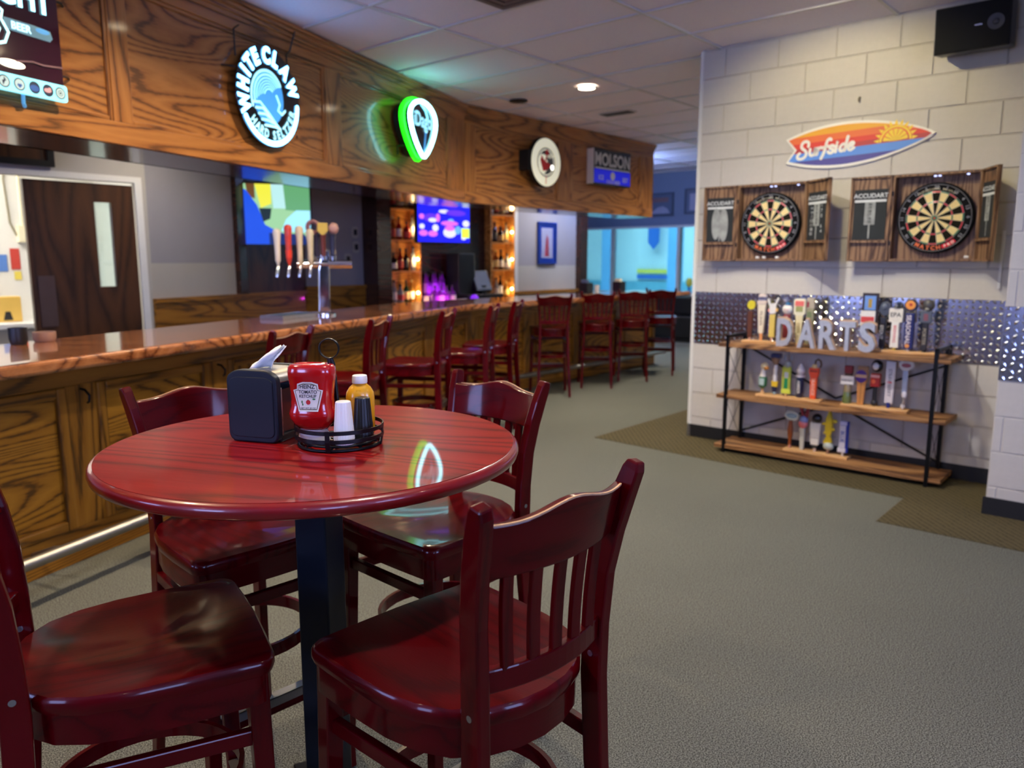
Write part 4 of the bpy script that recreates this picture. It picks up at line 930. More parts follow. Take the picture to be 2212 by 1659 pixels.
def make_cabinet(u0, u1, z0, z1, hinge_angles, label, smudged):
    t = thing('dartboard_cabinet', label, 'cabinet', PW(u0, 0.006, z0), ROT_W, 'walnut dartboard cabinets')
    Wd, Hh, dp, th = u1 - u0, z1 - z0, 0.085, 0.016
    G().box(th, Wd - th, -0.012, 0, th, Hh - th).build('back_panel', 'cabinet_walnut', t)
    for a, b in ((0, th), (Wd - th, Wd)): G().box(a, b, -dp, 0, 0, Hh).build('side_panel', 'cabinet_walnut', t, bevel=0.0015)
    for a, b in ((0, th), (Hh - th, Hh)): G().box(th, Wd - th, -dp, 0, a, b).build('shelf_panel', 'cabinet_walnut', t, bevel=0.0015)
    for x in ((0.47, 0.53, 0.85) if smudged else (0.47, 0.52, 0.83)): G().lathe([(0.008, 0.0), (0.008, -0.006)], 12, (x * Wd, -0.05, Hh - th)).build('puck_light', glow('puck_glow', (190, 200, 255), 2.5), t)
    hw = Wd / 2
    for side, ang in zip((0, 1), hinge_angles):
        # door frame local: hinge on the left, panel to +x, front (inside face) towards -y
        M = (Matrix.Translation((0, -dp - 0.002, 0)) @ Matrix.Rotation(math.radians(ang), 4, 'Z')) if side == 0 else (Matrix.Translation((Wd, -dp - 0.002, 0)) @ Matrix.Rotation(math.radians(ang), 4, 'Z'))
        sg = -1 if side == 0 else 1
        g = G(); x0, x1 = (min(0, sg * hw), max(0, sg * hw)); g.box(x0, x1, 0.004, 0.016, 0, Hh, M=M); door = g.build('door', 'cabinet_walnut', t, bevel=0.001)
        g = G()
        for a, b in ((x0, x0 + 0.014), (x1 - 0.014, x1)): g.box(a, b, -0.010, 0.004, 0, Hh, M=M)
        g.box(x0, x1, -0.010, 0.004, Hh - 0.012, Hh, M=M); g.box(x0, x1, -0.010, 0.004, 0, 0.012, M=M); g.build('door_rim', 'cabinet_walnut', door)
        e = 0.026
        bd = G().box(x0 + e, x1 - e, -0.001, 0.0038, 0.145, Hh - 0.085, M=M).build('scoreboard', 'chalk_black', door)
        g = G(); xm = (x0 + x1) / 2; hw2 = hw / 2 - e
        g.text('ACCUDART', 0.040, xm, Hh - 0.125, -0.0018, bold=0.02, M=M, sx=1.0)
        g.box(xm - hw2 + 0.004, xm + hw2 - 0.004, -0.0016, -0.0012, Hh - 0.168, Hh - 0.152, M=M)
        g.build('printed_heading', 'chalk_white', door)
        g = G()
        g.box(xm - 0.034, xm + 0.034, -0.0016, -0.0012, Hh - 0.318, Hh - 0.168, M=M)
        g.build('printed_column', 'dusty_chalk', door)
        g = G()
        for k, s in enumerate(('20', '19', '18', '17', '16', '15')): g.text(s, 0.024, xm, Hh - 0.182 - k * 0.023, -0.002, bold=0.03, M=M)
        g.build('printed_numbers', 'chalk_black', door)
        G().box(xm - 0.005, xm + 0.005, -0.0016, -0.0012, Hh - 0.41, Hh - 0.318, M=M).build('printed_dart', 'dusty_chalk', door)
        if smudged and side == 0:
            g = G(); g.disc(xm - 0.03, Hh - 0.28, 0.035, -0.0022, 0, 20, 0.12, M=M); g.disc(xm + 0.032, Hh - 0.29, 0.036, -0.0024, 0, 20, 0.125, M=M); g.build('chalk_smudge', 'dusty_chalk', door)
        if smudged and side == 1:
            g = G()
            for k in range(7): g.text('xo/X180'[k] * 2, 0.030, xm - 0.055 + (k % 2) * 0.003, Hh - 0.19 - k * 0.03, -0.0024, M=M); g.text('170 64 8'[k], 0.034, xm + 0.058, Hh - 0.18 - k * 0.035, -0.0024, M=M)
            g.build('chalk_scores', 'chalk_white', door)
        g = G(); g.box(x0 + 0.014, x1 - 0.014, -0.022, 0.004, 0.125, 0.140, M=M); g.build('dart_holder', 'cabinet_walnut', door, bevel=0.001)
        g = G()
        for z in (0.12, Hh - 0.12): g.box(-0.012 if side else -0.010, 0.010 if side else 0.012, -0.003, 0.0035, z - 0.015, z + 0.015, M=M)
        g.build('hinges', 'black_metal', door)
    return t
make_cabinet(0.375, 0.900, 1.443, 2.003, (3, -36), 'walnut dartboard cabinet left of the other, doors smudged with chalk', True)
make_cabinet(1.465, 1.985, 1.440, 2.003, (2, -62), 'walnut dartboard cabinet near the right edge, clean scoreboards', False)
make_dartboard(0.622, 1.716, 0.020, 'round bristle dartboard hung in the left cabinet')
make_dartboard(1.724, 1.718, 0.020, 'round bristle dartboard hung in the right cabinet')
for u, lb_ in ((0.55, 'leftmost white chalk stub on the floor of the left dart cabinet'), (0.60, 'second white chalk stub on the floor of the left dart cabinet'), (0.70, 'white chalk stub alone at the right of the left dart cabinet'), (1.93, 'white chalk stub in the right dart cabinet')):
    tag(G().cyl(PW(u - 0.012, 0.075, 1.468), PW(u + 0.012, 0.075, 1.468), 0.009, 0.008, 10).build('chalk_stub', 'white_plastic', smooth=40), lb_, 'chalk', 'chalk stubs in the cabinets')
# dart_cable: white raceway beside the right cabinet
tag(G().box(0, 0.016, -0.012, 0, 0, 0.36).build('cable_raceway', 'white_paint', loc=PW(2.105, 0.0045, 1.27), rot=ROT_W), 'thin white cable strip on the wall right of the dart cabinets', 'cable')

# ------------------------------------------------------------------ loudspeaker
sp = thing('wall_speaker', 'black loudspeaker mounted high on the block wall', 'speaker', PW(1.66, 0.0, 2.70), ROT_W)
M = Matrix.Translation((0.02, -0.13, 0.0)) @ Matrix.Rotation(math.radians(7), 4, 'X')
G().box(0.0, 0.40, -0.10, 0.08, 0.0, 0.265, M=M).build('speaker_box', 'black_plastic', sp, bevel=0.008)
plain('speaker_cone', (70, 70, 76), 0.5); plain('grille_cloth', (10, 10, 12), 0.9, vary=0.2, scale=120)
G().box(0.008, 0.392, -0.106, -0.10, 0.008, 0.257, M=M).build('grille', 'grille_cloth', sp)
Mc = M @ Matrix.Translation((0.325, -0.106, 0.14)) @ Matrix.Rotation(PI / 2, 4, 'X')
G().lathe([(0.044, 0.0), (0.044, 0.004), (0.036, 0.003), (0.014, -0.001), (0.012, 0.004), (0.0001, 0.007)], 28, M=Mc).build('cone', 'speaker_cone', sp, smooth=30)
G().box(0.215, 0.255, -0.1085, -0.106, 0.135, 0.141, M=M).build('maker_plate', 'steel', sp)
G().box(0.14, 0.26, -0.06, -0.0045, 0.09, 0.19).build('wall_bracket', 'black_metal', sp)

# ------------------------------------------------------------------ industrial shelf
sh = thing('shelf_unit', 'industrial shelf of three wood planks on a black metal frame', 'shelf', PW(0, 0, 0), ROT_W)
U0, U1, FD, BD = 0.468, 1.868, 0.335, 0.045; ZP = (0.05, 0.432, 0.822)
for u in (U0, U1):
    for d, ht in ((FD, 0.90), (BD, 0.90)): G().box(u - 0.012, u + 0.012, -d - 0.012, -d + 0.012, 0.0, ht).build('leg', 'black_metal', sh, bevel=0.002)
    G().box(u - 0.012, u + 0.012, -FD - 0.012, -BD + 0.012, 0.876, 0.90).build('top_bar', 'black_metal', sh, bevel=0.002)
    for z in ZP: G().box(u - 0.01, u + 0.01, -FD + 0.012, -BD - 0.012, z - 0.024, z - 0.0155).build('side_bar', 'black_metal', sh)
    for z0, z1 in ((ZP[0], ZP[1]), (ZP[1], ZP[2])):
        for a, b in ((z0 + 0.03, z1 - 0.03), (z1 - 0.03, z0 + 0.03)): G().tube([(u, -FD + 0.01, a), (u, -BD - 0.01, b)], 0.002, 6).build('side_wire', 'black_metal', sh)
for z in ZP: G().box(U0 - 0.075, U1 + 0.085, -FD - 0.008, -0.03, z - 0.015, z + 0.015).build('plank', 'shelf_plank', sh, bevel=0.003)
for a, b in (((U0, ZP[2] - 0.02), (1.17, 0.46)), ((1.17, 0.46), (U1, ZP[2] - 0.06)), ((U0, 0.12), (1.17, 0.42)), ((1.17, 0.42), (U1, 0.10))):
    G().sweep([(a[0], -0.026, a[1]), (b[0], -0.026, b[1])], 0.014, 0.003, side=Vector((0, 0, 1))).build('back_brace', 'black_metal', sh)
for u in (U0, U1):
    pass
# pine display boards
def display(u0, u1, d, z, label):
    return tag(G().box(u0, u1, -d - 0.045, -d + 0.045, 0, 0.018).build('display_board', 'light_pine', loc=(*PW(0, 0, 0)[:2], z), rot=ROT_W, bevel=0.002), label, 'display board', 'pine boards that hold tap handles')
ZT, ZM, ZL = ZP[2] + 0.015, ZP[1] + 0.015, ZP[0] + 0.015
display(0.515, 1.02, 0.17, ZT, 'pine strip under the tap handles on the left of the top shelf')
display(1.37, 1.83, 0.17, ZT, 'pine strip under the tap handles on the right of the top shelf')
display(0.655, 1.13, 0.19, ZM, 'pine strip under the tap handles on the left of the middle shelf')
display(1.27, 1.70, 0.19, ZM, 'pine strip under the tap handles on the right of the middle shelf')
display(0.885, 1.34, 0.19, ZL, 'pine strip under the tap handles on the bottom shelf')

# galvanised letters
def letter(ch, u0, u1, label, lean=0.0):
    t = thing('marquee_letter', label, 'letter', PW((u0 + u1) / 2, 0.275, ZT), ROT_W, 'galvanised marquee letters')
    vs, fs = text_geo(ch, 0.03, 0.0, 0.06); xs = [p[0] for p in vs]; ys = [p[1] for p in vs]
    sx_ = (u1 - u0) / (max(xs) - min(xs)); sz_ = 0.200 / (max(ys) - min(ys)); cx_ = (max(xs) + min(xs)) / 2
    g = G(); g.add([((p[0] - cx_) * sx_, -p[2] * 0.30, (p[1] - min(ys)) * sz_ + 0.001) for p in vs], fs); g.build('letter_body', 'galvanised', t)
    vs, fs = text_geo(ch, 0.055, 0.0, 0.06)
    xs = [p[0] for p in vs]; ys = [p[1] for p in vs]
    sx_ = (u1 - u0 + 0.012) / (max(xs) - min(xs)); sz_ = 0.2105 / (max(ys) - min(ys)); cx_ = (max(xs) + min(xs)) / 2
    g = G(); g.add([((p[0] - cx_) * sx_, 0.012 - p[2] * 0.14, (p[1] - min(ys)) * sz_ + 0.0005) for p in vs], fs); g.build('copper_rim', 'ink_gold2', t)
plain('ink_gold2', (206, 168, 130), 0.45, 0.3)
for ch, a, b in (('D', 0.815, 0.925), ('A', 0.965, 1.09), ('R', 1.115, 1.23), ('T', 1.25, 1.355), ('S', 1.38, 1.485)):
    letter(ch, a, b, 'galvanised metal letter %s of the word DARTS on the shelf' % ch)

# ------------------------------------------------------------------ tap handles: stacked simple solids, each with its own make-up
HC = {}
def hm(rgb):
    k = 'handle_%02x%02x%02x' % rgb
    return k if k in MATS else (plain(k, rgb, 0.4, coat=0.3, vary=0.05, scale=50) and k)
def handle(u, d, z, label, parts, tilt=0.0):
    """parts: (name, kind, colour, args) with sizes in metres above the board"""
    t = thing('draft_tap_lever', label, 'tap handle', PW(u, d, z), ROT_W, 'beer tap handles on the shelf')
    pv = None
    for nm, kind, col, a in parts:
        g = G()
        if kind == 'box': x0, x1, z0, z1, th = a; g.box(x0, x1, -th / 2, th / 2, z0, z1); bv = min(0.004, th / 6)
        elif kind == 'taper': w0, w1, z0, z1, th = a; g.add([(-w0 / 2, -th / 2, z0), (w0 / 2, -th / 2, z0), (w0 / 2, th / 2, z0), (-w0 / 2, th / 2, z0), (-w1 / 2, -th / 2, z1), (w1 / 2, -th / 2, z1), (w1 / 2, th / 2, z1), (-w1 / 2, th / 2, z1)], [(0, 3, 2, 1), (4, 5, 6, 7), (0, 1, 5, 4), (1, 2, 6, 5), (2, 3, 7, 6), (3, 0, 4, 7)]); bv = 0.003
        elif kind == 'turn': g.lathe(a, 16); bv = 0
        elif kind == 'disc': cx_, cz, rx, rz, th = a; g.prism([(cx_ + rx * math.cos(2 * PI * k / 24), cz + rz * math.sin(2 * PI * k / 24)) for k in range(24)], -th / 2, th / 2); bv = 0.002
        elif kind == 'ball': cx_, cy_, cz, r, s = a; g.ball((cx_, cy_, cz), r, s=s); bv = 0
        elif kind == 'poly': pts, th = a; g.prism(pts, -th / 2, th / 2); bv = 0.002
        elif kind == 'tube': pts, r = a; g.tube(pts, r, 8); bv = 0
        elif kind == 'text': s, size, x, zz, y, rot_ = a; g.text(s, size, x, zz, y, rot=rot_, bold=0.02); bv = 0
        elif kind == 'front': x0, x1, z0, z1, y = a; g.box(x0, x1, y - 0.001, y + 0.0004, z0, z1); bv = 0
        g.build(nm, hm(col), t, smooth=40 if kind in ('turn', 'ball', 'tube') else None, bevel=bv)
    return t
BR = (92, 50, 28); WHT = (226, 222, 212); NV = (24, 36, 78); BLK = (20, 20, 22); CRM = (226, 214, 170); BRASS = (190, 160, 100); PINK = (206, 160, 140)
DT = 0.17; zt = ZT + 0.018; zm = ZM + 0.018; zl = ZL + 0.018; DM = 0.19
V = -PI / 2
handle(0.560, DT, zt, 'brown stick tap handle topped by a yellow disc, top shelf far left', [('ferrule', 'turn', PINK, [(0.008, 0), (0.008, 0.02)]), ('shaft', 'taper', BR, (0.030, 0.040, 0.02, 0.215, 0.022)), ('badge', 'disc', (212, 196, 40), (0.004, 0.262, 0.032, 0.034, 0.016))])
handle(0.648, DT, zt, 'tall white tapered tap handle with a navy crown, top shelf', [('foot', 'turn', (226, 160, 104), [(0.011, 0), (0.014, 0.055)]), ('shaft', 'taper', (228, 216, 190), (0.036, 0.062, 0.055, 0.27, 0.030)), ('collar', 'box', (214, 196, 180), (-0.036, 0.036, 0.27, 0.298, 0.036)), ('navy_band', 'box', (120, 120, 150), (-0.030, 0.030, 0.298, 0.325, 0.030)), ('crown', 'turn', (216, 200, 190), [(0.032, 0.325), (0.030, 0.34), (0.012, 0.348)]), ('lettering', 'text', (150, 130, 110), ('PILSNER', 0.03, 0, 0.165, -0.0158, V))])
handle(0.730, DT, zt, 'yellow tap handle with two white prongs, top shelf', [('ferrule', 'turn', PINK, [(0.008, 0), (0.008, 0.03)]), ('shaft', 'box', (214, 190, 96), (-0.022, 0.022, 0.03, 0.20, 0.022)), ('purple_back', 'box', (104, 84, 150), (-0.028, 0.004, 0.05, 0.215, 0.014)), ('left_spot', 'disc', (232, 150, 130), (-0.022, 0.228, 0.014, 0.014, 0.018)), ('right_spot', 'disc', (226, 180, 100), (0.026, 0.232, 0.014, 0.014, 0.018)), ('bust', 'poly', WHT, ([(-0.022, 0.205), (0.022, 0.205), (0.026, 0.285), (-0.026, 0.275)], 0.02)), ('left_prong', 'poly', WHT, ([(-0.030, 0.262), (-0.016, 0.262), (-0.030, 0.315), (-0.044, 0.312)], 0.016)), ('right_prong', 'poly', WHT, ([(0.012, 0.270), (0.026, 0.270), (0.046, 0.318), (0.032, 0.325)], 0.016))])
handle(0.838, DT, zt, 'white ball tap handle with a blue cap behind the letter D', [('ferrule', 'turn', PINK, [(0.008, 0), (0.008, 0.03)]), ('shaft', 'box', (140, 54, 58), (-0.024, 0.024, 0.03, 0.205, 0.026)), ('roundel', 'disc', (190, 170, 170), (0, 0.18, 0.012, 0.012, 0.031)), ('ball', 'ball', WHT, (0, 0, 0.24, 0.038, (1, 0.7, 1))), ('cap', 'ball', (24, 96, 144), (0.002, 0, 0.278, 0.022, (1, 0.8, 0.8))), ('lettering', 'text', (214, 160, 150), ('ALE', 0.022, 0, 0.24, -0.0272, 0))])
handle(0.928, DT, zt, 'cream paddle tap handle with a red label, right of the letter D', [('shaft', 'taper', CRM, (0.034, 0.054, 0.0, 0.20, 0.022)), ('head', 'poly', (226, 220, 190), (rrect(-0.042, 0.042, 0.20, 0.322, 0.02), 0.022)), ('red_label', 'front', (226, 110, 100), (-0.032, 0.032, 0.268, 0.304, -0.012)), ('green_label', 'front', (160, 160, 96), (-0.026, 0.026, 0.226, 0.266, -0.012)), ('lettering', 'text', (150, 130, 80), ('CIDER', 0.026, 0, 0.11, -0.0122, V))])
handle(1.005, DT, zt, 'mottled grey and green tap handle above the letter A', [('shaft', 'box', (150, 146, 112), (-0.026, 0.026, 0.0, 0.255, 0.024)), ('top', 'taper', (176, 164, 140), (0.060, 0.052, 0.255, 0.33, 0.024)), ('red_patch', 'front', (140, 60, 60), (-0.026, -0.008, 0.262, 0.30, -0.0125)), ('green_patch', 'front', (110, 122, 80), (-0.020, 0.012, 0.16, 0.23, -0.0128))])
handle(1.405, DT, zt, 'dark framed tap handle with a bell picture and red sign, behind the letter S', [('frame', 'box', (44, 32, 28), (-0.052, 0.052, 0.10, 0.375, 0.018)), ('picture', 'front', (110, 150, 210), (-0.036, 0.036, 0.26, 0.355, -0.0095)), ('bell', 'front', (170, 140, 60), (-0.012, 0.012, 0.275, 0.335, -0.0108)), ('white_sign', 'front', WHT, (-0.056, 0.038, 0.15, 0.255, -0.011)), ('red_sign', 'front', (206, 70, 66), (-0.052, 0.032, 0.175, 0.215, -0.0128)), ('shaft', 'turn', BLK, [(0.012, 0), (0.012, 0.1)])])
handle(1.494, DT, zt, 'slim black tap handle with a grey face-shaped head, right of the letter S', [('ferrule', 'turn', BLK, [(0.012, 0), (0.010, 0.012)]), ('shaft', 'box', (30, 32, 40), (-0.018, 0.018, 0.012, 0.215, 0.026)), ('head', 'disc', (66, 72, 84), (0.006, 0.272, 0.034, 0.048, 0.024)), ('brow', 'ball', (100, 108, 122), (0.004, -0.008, 0.285, 0.018, (1, 0.8, 1.3))), ('lettering', 'text', (190, 190, 190), ('STOUT', 0.030, -0.004, 0.115, -0.0135, V))])
handle(1.572, DT, zt, 'white paddle tap handle reading EPA', [('foot', 'turn', (180, 160, 70), [(0.010, 0), (0.012, 0.016)]), ('shaft', 'taper', (232, 228, 216), (0.054, 0.046, 0.016, 0.19, 0.026)), ('head', 'poly', (226, 220, 204), (rrect(-0.043, 0.043, 0.185, 0.278, 0.010), 0.026)), ('cap', 'turn', (50, 54, 60), [(0.022, 0.278), (0.014, 0.296)]), ('big_letters', 'text', (96, 92, 84), ('EPA', 0.040, 0, 0.236, -0.0138, 0)), ('side_letters', 'text', (214, 110, 110), ('BREWING', 0.026, 0, 0.108, -0.0138, V))])
handle(1.658, DT, zt, 'navy blue tap handle with an orange round badge', [('ferrule', 'turn', (170, 170, 180), [(0.009, 0), (0.009, 0.014)]), ('shaft', 'box', (20, 28, 92), (-0.028, 0.028, 0.014, 0.252, 0.032)), ('badge', 'disc', (24, 28, 60), (0, 0.300, 0.040, 0.040, 0.022)), ('badge_face', 'disc', (232, 150, 56), (-0.002, 0.303, 0.031, 0.031, 0.024)), ('emblem', 'disc', (180, 44, 30), (0, 0.305, 0.010, 0.010, 0.026)), ('lettering', 'text', (216, 206, 210), ('SEASONAL', 0.040, -0.004, 0.14, -0.0168, V)), ('foot_mark', 'disc', (226, 150, 70), (-0.004, 0.034, 0.014, 0.014, 0.035))])
handle(1.752, DT, zt, 'charcoal tap handle with a grey box badge, far right of the top shelf', [('ferrule', 'turn', BLK, [(0.012, 0), (0.010, 0.012)]), ('shaft', 'box', (36, 34, 34), (-0.018, 0.018, 0.012, 0.20, 0.024)), ('badge', 'box', (84, 92, 104), (-0.034, 0.034, 0.19, 0.268, 0.03)), ('badge_mark', 'front', (130, 76, 84), (-0.012, 0.014, 0.205, 0.25, -0.0155)), ('head', 'ball', (74, 72, 72), (0.010, 0, 0.305, 0.036, (1, 0.8, 1.1))), ('face', 'ball', (170, 166, 150), (0.006, -0.016, 0.282, 0.014, (1, 0.8, 1))), ('lettering', 'text', (150, 140, 120), ('PORTER', 0.030, -0.002, 0.10, -0.0125, V))])
handle(0.690, DM, zm, 'green and white goose-shaped tap handle, middle shelf', [('peg', 'turn', (196, 150, 100), [(0.020, 0), (0.010, 0.014), (0.009, 0.04)]), ('bottle', 'turn', (44, 110, 62), [(0.010, 0.036), (0.030, 0.055), (0.032, 0.105), (0.026, 0.125), (0.016, 0.15)]), ('label', 'front', (170, 190, 180), (-0.016, 0.022, 0.065, 0.115, -0.0335)), ('neck', 'turn', (222, 214, 200), [(0.026, 0.124), (0.020, 0.15), (0.013, 0.178), (0.012, 0.19)]), ('head', 'ball', (228, 210, 160), (0.012, -0.004, 0.205, 0.030, (1, 0.8, 0.95))), ('bill', 'ball', (232, 150, 50), (0.030, -0.018, 0.194, 0.018, (1.1, 0.8, 0.8)))])
handle(0.782, DM, zm, 'tap handle with a navy cap, brown head and yellow skirt', [('foot', 'ball', (150, 180, 186), (0, 0, 0.014, 0.014, (1, 1, 1))), ('base', 'turn', (18, 34, 70), [(0.014, 0.02), (0.020, 0.045), (0.022, 0.06)]), ('skirt', 'taper', (226, 186, 40), (0.040, 0.052, 0.055, 0.10, 0.024)), ('body', 'turn', (222, 216, 206), [(0.016, 0.10), (0.018, 0.14), (0.012, 0.16), (0.016, 0.19), (0.010, 0.225)]), ('left_slat', 'taper', (140, 116, 72), (0.014, 0.014, 0.05, 0.25, 0.008)), ('head', 'turn', (150, 112, 84), [(0.012, 0.222), (0.026, 0.245), (0.030, 0.275)]), ('cap', 'box', (40, 44, 84), (-0.032, 0.034, 0.272, 0.305, 0.05))])
handle(0.868, DM, zm, 'lime green framed tap handle with grey rabbit ears', [('peg', 'turn', (196, 160, 110), [(0.009, 0), (0.009, 0.016)]), ('frame', 'box', (170, 180, 60), (-0.032, 0.032, 0.016, 0.215, 0.022)), ('green_panel', 'front', (20, 130, 76), (-0.014, 0.014, 0.055, 0.13, -0.0118)), ('white_panel', 'front', (190, 200, 200), (-0.013, 0.015, 0.135, 0.175, -0.0120)), ('foot_band', 'box', (204, 212, 70), (-0.034, 0.034, 0.016, 0.05, 0.026)), ('head', 'ball', (150, 156, 150), (0.004, 0, 0.232, 0.026, (1, 0.8, 1.1))), ('left_ear', 'ball', (160, 160, 158), (-0.020, 0, 0.275, 0.010, (0.8, 0.7, 2.6))), ('right_ear', 'ball', (160, 160, 158), (0.028, 0, 0.282, 0.010, (0.8, 0.7, 2.6)))])
handle(0.968, DM, zm, 'navy tap handle with a white drop-shaped top', [('shaft', 'turn', (18, 34, 66), [(0.022, 0), (0.026, 0.006), (0.027, 0.15)]), ('collar', 'turn', (206, 196, 200), [(0.032, 0.15), (0.032, 0.164)]), ('drop', 'turn', (220, 212, 208), [(0.014, 0.166), (0.028, 0.185), (0.029, 0.20), (0.018, 0.225), (0.004, 0.248)]), ('lettering', 'text', (214, 208, 200), ('AMBER', 0.030, 0, 0.078, -0.0275, V))])
handle(1.066, DM, zm, 'orange tap handle with a curled brown hook top', [('shaft', 'taper', (224, 84, 34), (0.040, 0.048, 0.0, 0.15, 0.026)), ('head', 'poly', (222, 72, 34), ([(-0.024, 0.15), (0.024, 0.15), (0.034, 0.19), (0.034, 0.225), (-0.034, 0.225), (-0.034, 0.19)], 0.03)), ('dark_band', 'front', (140, 40, 20), (-0.026, 0.026, 0.196, 0.208, -0.0155)), ('cream_cap', 'turn', (222, 190, 120), [(0.020, 0.225), (0.016, 0.25)]), ('hook', 'tube', (104, 78, 50), ([(0.004, 0, 0.245), (0.006, 0, 0.275), (0.022, 0, 0.288), (0.040, 0, 0.276), (0.046, 0, 0.25), (0.038, 0, 0.23)], 0.008)), ('lettering', 'text', (236, 180, 160), ('ORANGE', 0.034, 0, 0.095, -0.0135, V))])
handle(1.300, DM, zm, 'tap handle with a red top, white plaque and leafy green foot', [('foot', 'turn', (96, 110, 56), [(0.028, 0), (0.031, 0.03), (0.026, 0.06), (0.022, 0.09)]), ('stem', 'turn', (150, 132, 92), [(0.026, 0.08), (0.024, 0.11), (0.020, 0.135)]), ('plaque', 'box', (224, 218, 208), (-0.044, 0.044, 0.132, 0.192, 0.05)), ('neck', 'box', (60, 34, 24), (-0.022, 0.026, 0.192, 0.21, 0.03)), ('red_top', 'box', (124, 18, 20), (-0.024, 0.028, 0.21, 0.262, 0.036)), ('lettering', 'text', (110, 104, 100), ('HARVEST', 0.018, 0, 0.162, -0.0258, 0))])
handle(1.390, DM, zm, 'wooden tap handle with a purple round badge', [('shaft', 'taper', (196, 132, 66), (0.040, 0.060, 0.0, 0.17, 0.022)), ('groove', 'front', (140, 88, 40), (-0.002, 0.002, 0.005, 0.155, -0.0112)), ('back_plate', 'box', (150, 106, 66), (-0.028, 0.040, 0.16, 0.268, 0.016)), ('badge', 'disc', (70, 24, 120), (-0.004, 0.196, 0.038, 0.044, 0.026)), ('badge_band', 'front', (184, 146, 116), (-0.040, 0.034, 0.188, 0.21, -0.0135))])
handle(1.480, DM, zm, 'black skull tap handle with a red label', [('foot', 'ball', (26, 26, 28), (0, 0, 0.022, 0.022, (1, 0.9, 1))), ('shaft', 'turn', BLK, [(0.014, 0.02), (0.014, 0.14)]), ('label_block', 'box', (170, 34, 28), (-0.030, 0.030, 0.135, 0.225, 0.036)), ('pale_band', 'front', (214, 150, 140), (-0.029, 0.029, 0.198, 0.216, -0.0188)), ('flame', 'disc', (226, 100, 50), (-0.010, 0.17, 0.014, 0.016, 0.038)), ('hood', 'ball', (18, 18, 20), (0.002, 0.004, 0.275, 0.040, (0.95, 0.8, 1.05))), ('skull', 'ball', (214, 208, 200), (-0.002, -0.020, 0.275, 0.022, (1, 0.8, 1.25)))])
handle(1.570, DM, zm, 'white slab tap handle with a red side and blue peg', [('peg', 'turn', (20, 36, 120), [(0.012, 0), (0.012, 0.035)]), ('slab', 'taper', (222, 214, 212), (0.052, 0.060, 0.03, 0.315, 0.014)), ('red_back', 'taper', (124, 26, 34), (0.052, 0.060, 0.032, 0.313, 0.003)), ('lettering', 'text', (130, 124, 130), ('STRAWBERRY', 0.030, 0, 0.17, -0.0078, V)), ('red_mark', 'front', (206, 90, 96), (-0.014, 0.014, 0.168, 0.178, -0.0082))])
handle(1.662, DM, zm, 'hockey-stick tap handle with a white oval sign', [('tip', 'ball', (214, 212, 214), (-0.002, 0, 0.020, 0.013, (1, 0.8, 1.6))), ('hook', 'tube', (150, 140, 136), ([(-0.002, 0, 0.03), (0.006, 0, 0.06), (0.0, 0, 0.085)], 0.009)), ('blade', 'ball', (222, 220, 226), (0.002, 0, 0.10, 0.019, (0.9, 0.6, 1.5))), ('shaft', 'taper', (170, 182, 206), (0.030, 0.034, 0.115, 0.268, 0.014)), ('oval', 'disc', (222, 214, 200), (0.002, 0.30, 0.046, 0.040, 0.018)), ('oval_mark', 'disc', (170, 80, 84), (0.002, 0.296, 0.030, 0.015, 0.0195))])
handle(0.918, DM, zl, 'turned brown tap handle with a cream oval sign, bottom shelf', [('ferrule', 'turn', (200, 140, 120), [(0.009, 0), (0.010, 0.025)]), ('shaft', 'turn', (140, 68, 20), [(0.012, 0.025), (0.010, 0.05), (0.019, 0.10), (0.020, 0.135), (0.013, 0.19), (0.012, 0.205)]), ('sign', 'disc', (206, 204, 178), (0.006, 0.243, 0.052, 0.038, 0.02)), ('sign_mark', 'disc', (130, 160, 158), (0.006, 0.240, 0.040, 0.018, 0.0215)), ('lettering', 'text', (190, 200, 196), ('LAGER', 0.020, 0.006, 0.24, -0.0112, 0))])
handle(1.008, DM, zl, 'white tapered tap handle with a pink and blue ball and red fork top', [('shaft', 'taper', (190, 188, 172), (0.026, 0.036, 0.0, 0.16, 0.024)), ('pink_ball', 'ball', (226, 120, 116), (0, 0, 0.19, 0.036, (1, 0.8, 0.95))), ('blue_ball', 'ball', (130, 140, 186), (0.004, -0.002, 0.222, 0.032, (1, 0.8, 1))), ('left_fork', 'poly', (150, 14, 34), ([(-0.004, 0.235), (0.014, 0.235), (-0.012, 0.32), (-0.036, 0.32)], 0.02)), ('right_fork', 'poly', (150, 14, 34), ([(0.010, 0.235), (0.030, 0.235), (0.046, 0.322), (0.022, 0.322)], 0.02))])
handle(1.100, DM, zl, 'white chef-shaped tap handle with a black ball head', [('peg', 'turn', (206, 180, 160), [(0.010, 0), (0.011, 0.026)]), ('dark_base', 'box', (60, 60, 52), (-0.016, 0.016, 0.026, 0.055, 0.026)), ('body', 'taper', (220, 214, 200), (0.054, 0.076, 0.05, 0.212, 0.034)), ('crease', 'front', (190, 180, 168), (-0.030, 0.030, 0.10, 0.106, -0.0172)), ('head', 'ball', (24, 24, 26), (0.006, 0, 0.245, 0.034, (1, 1, 1)))])
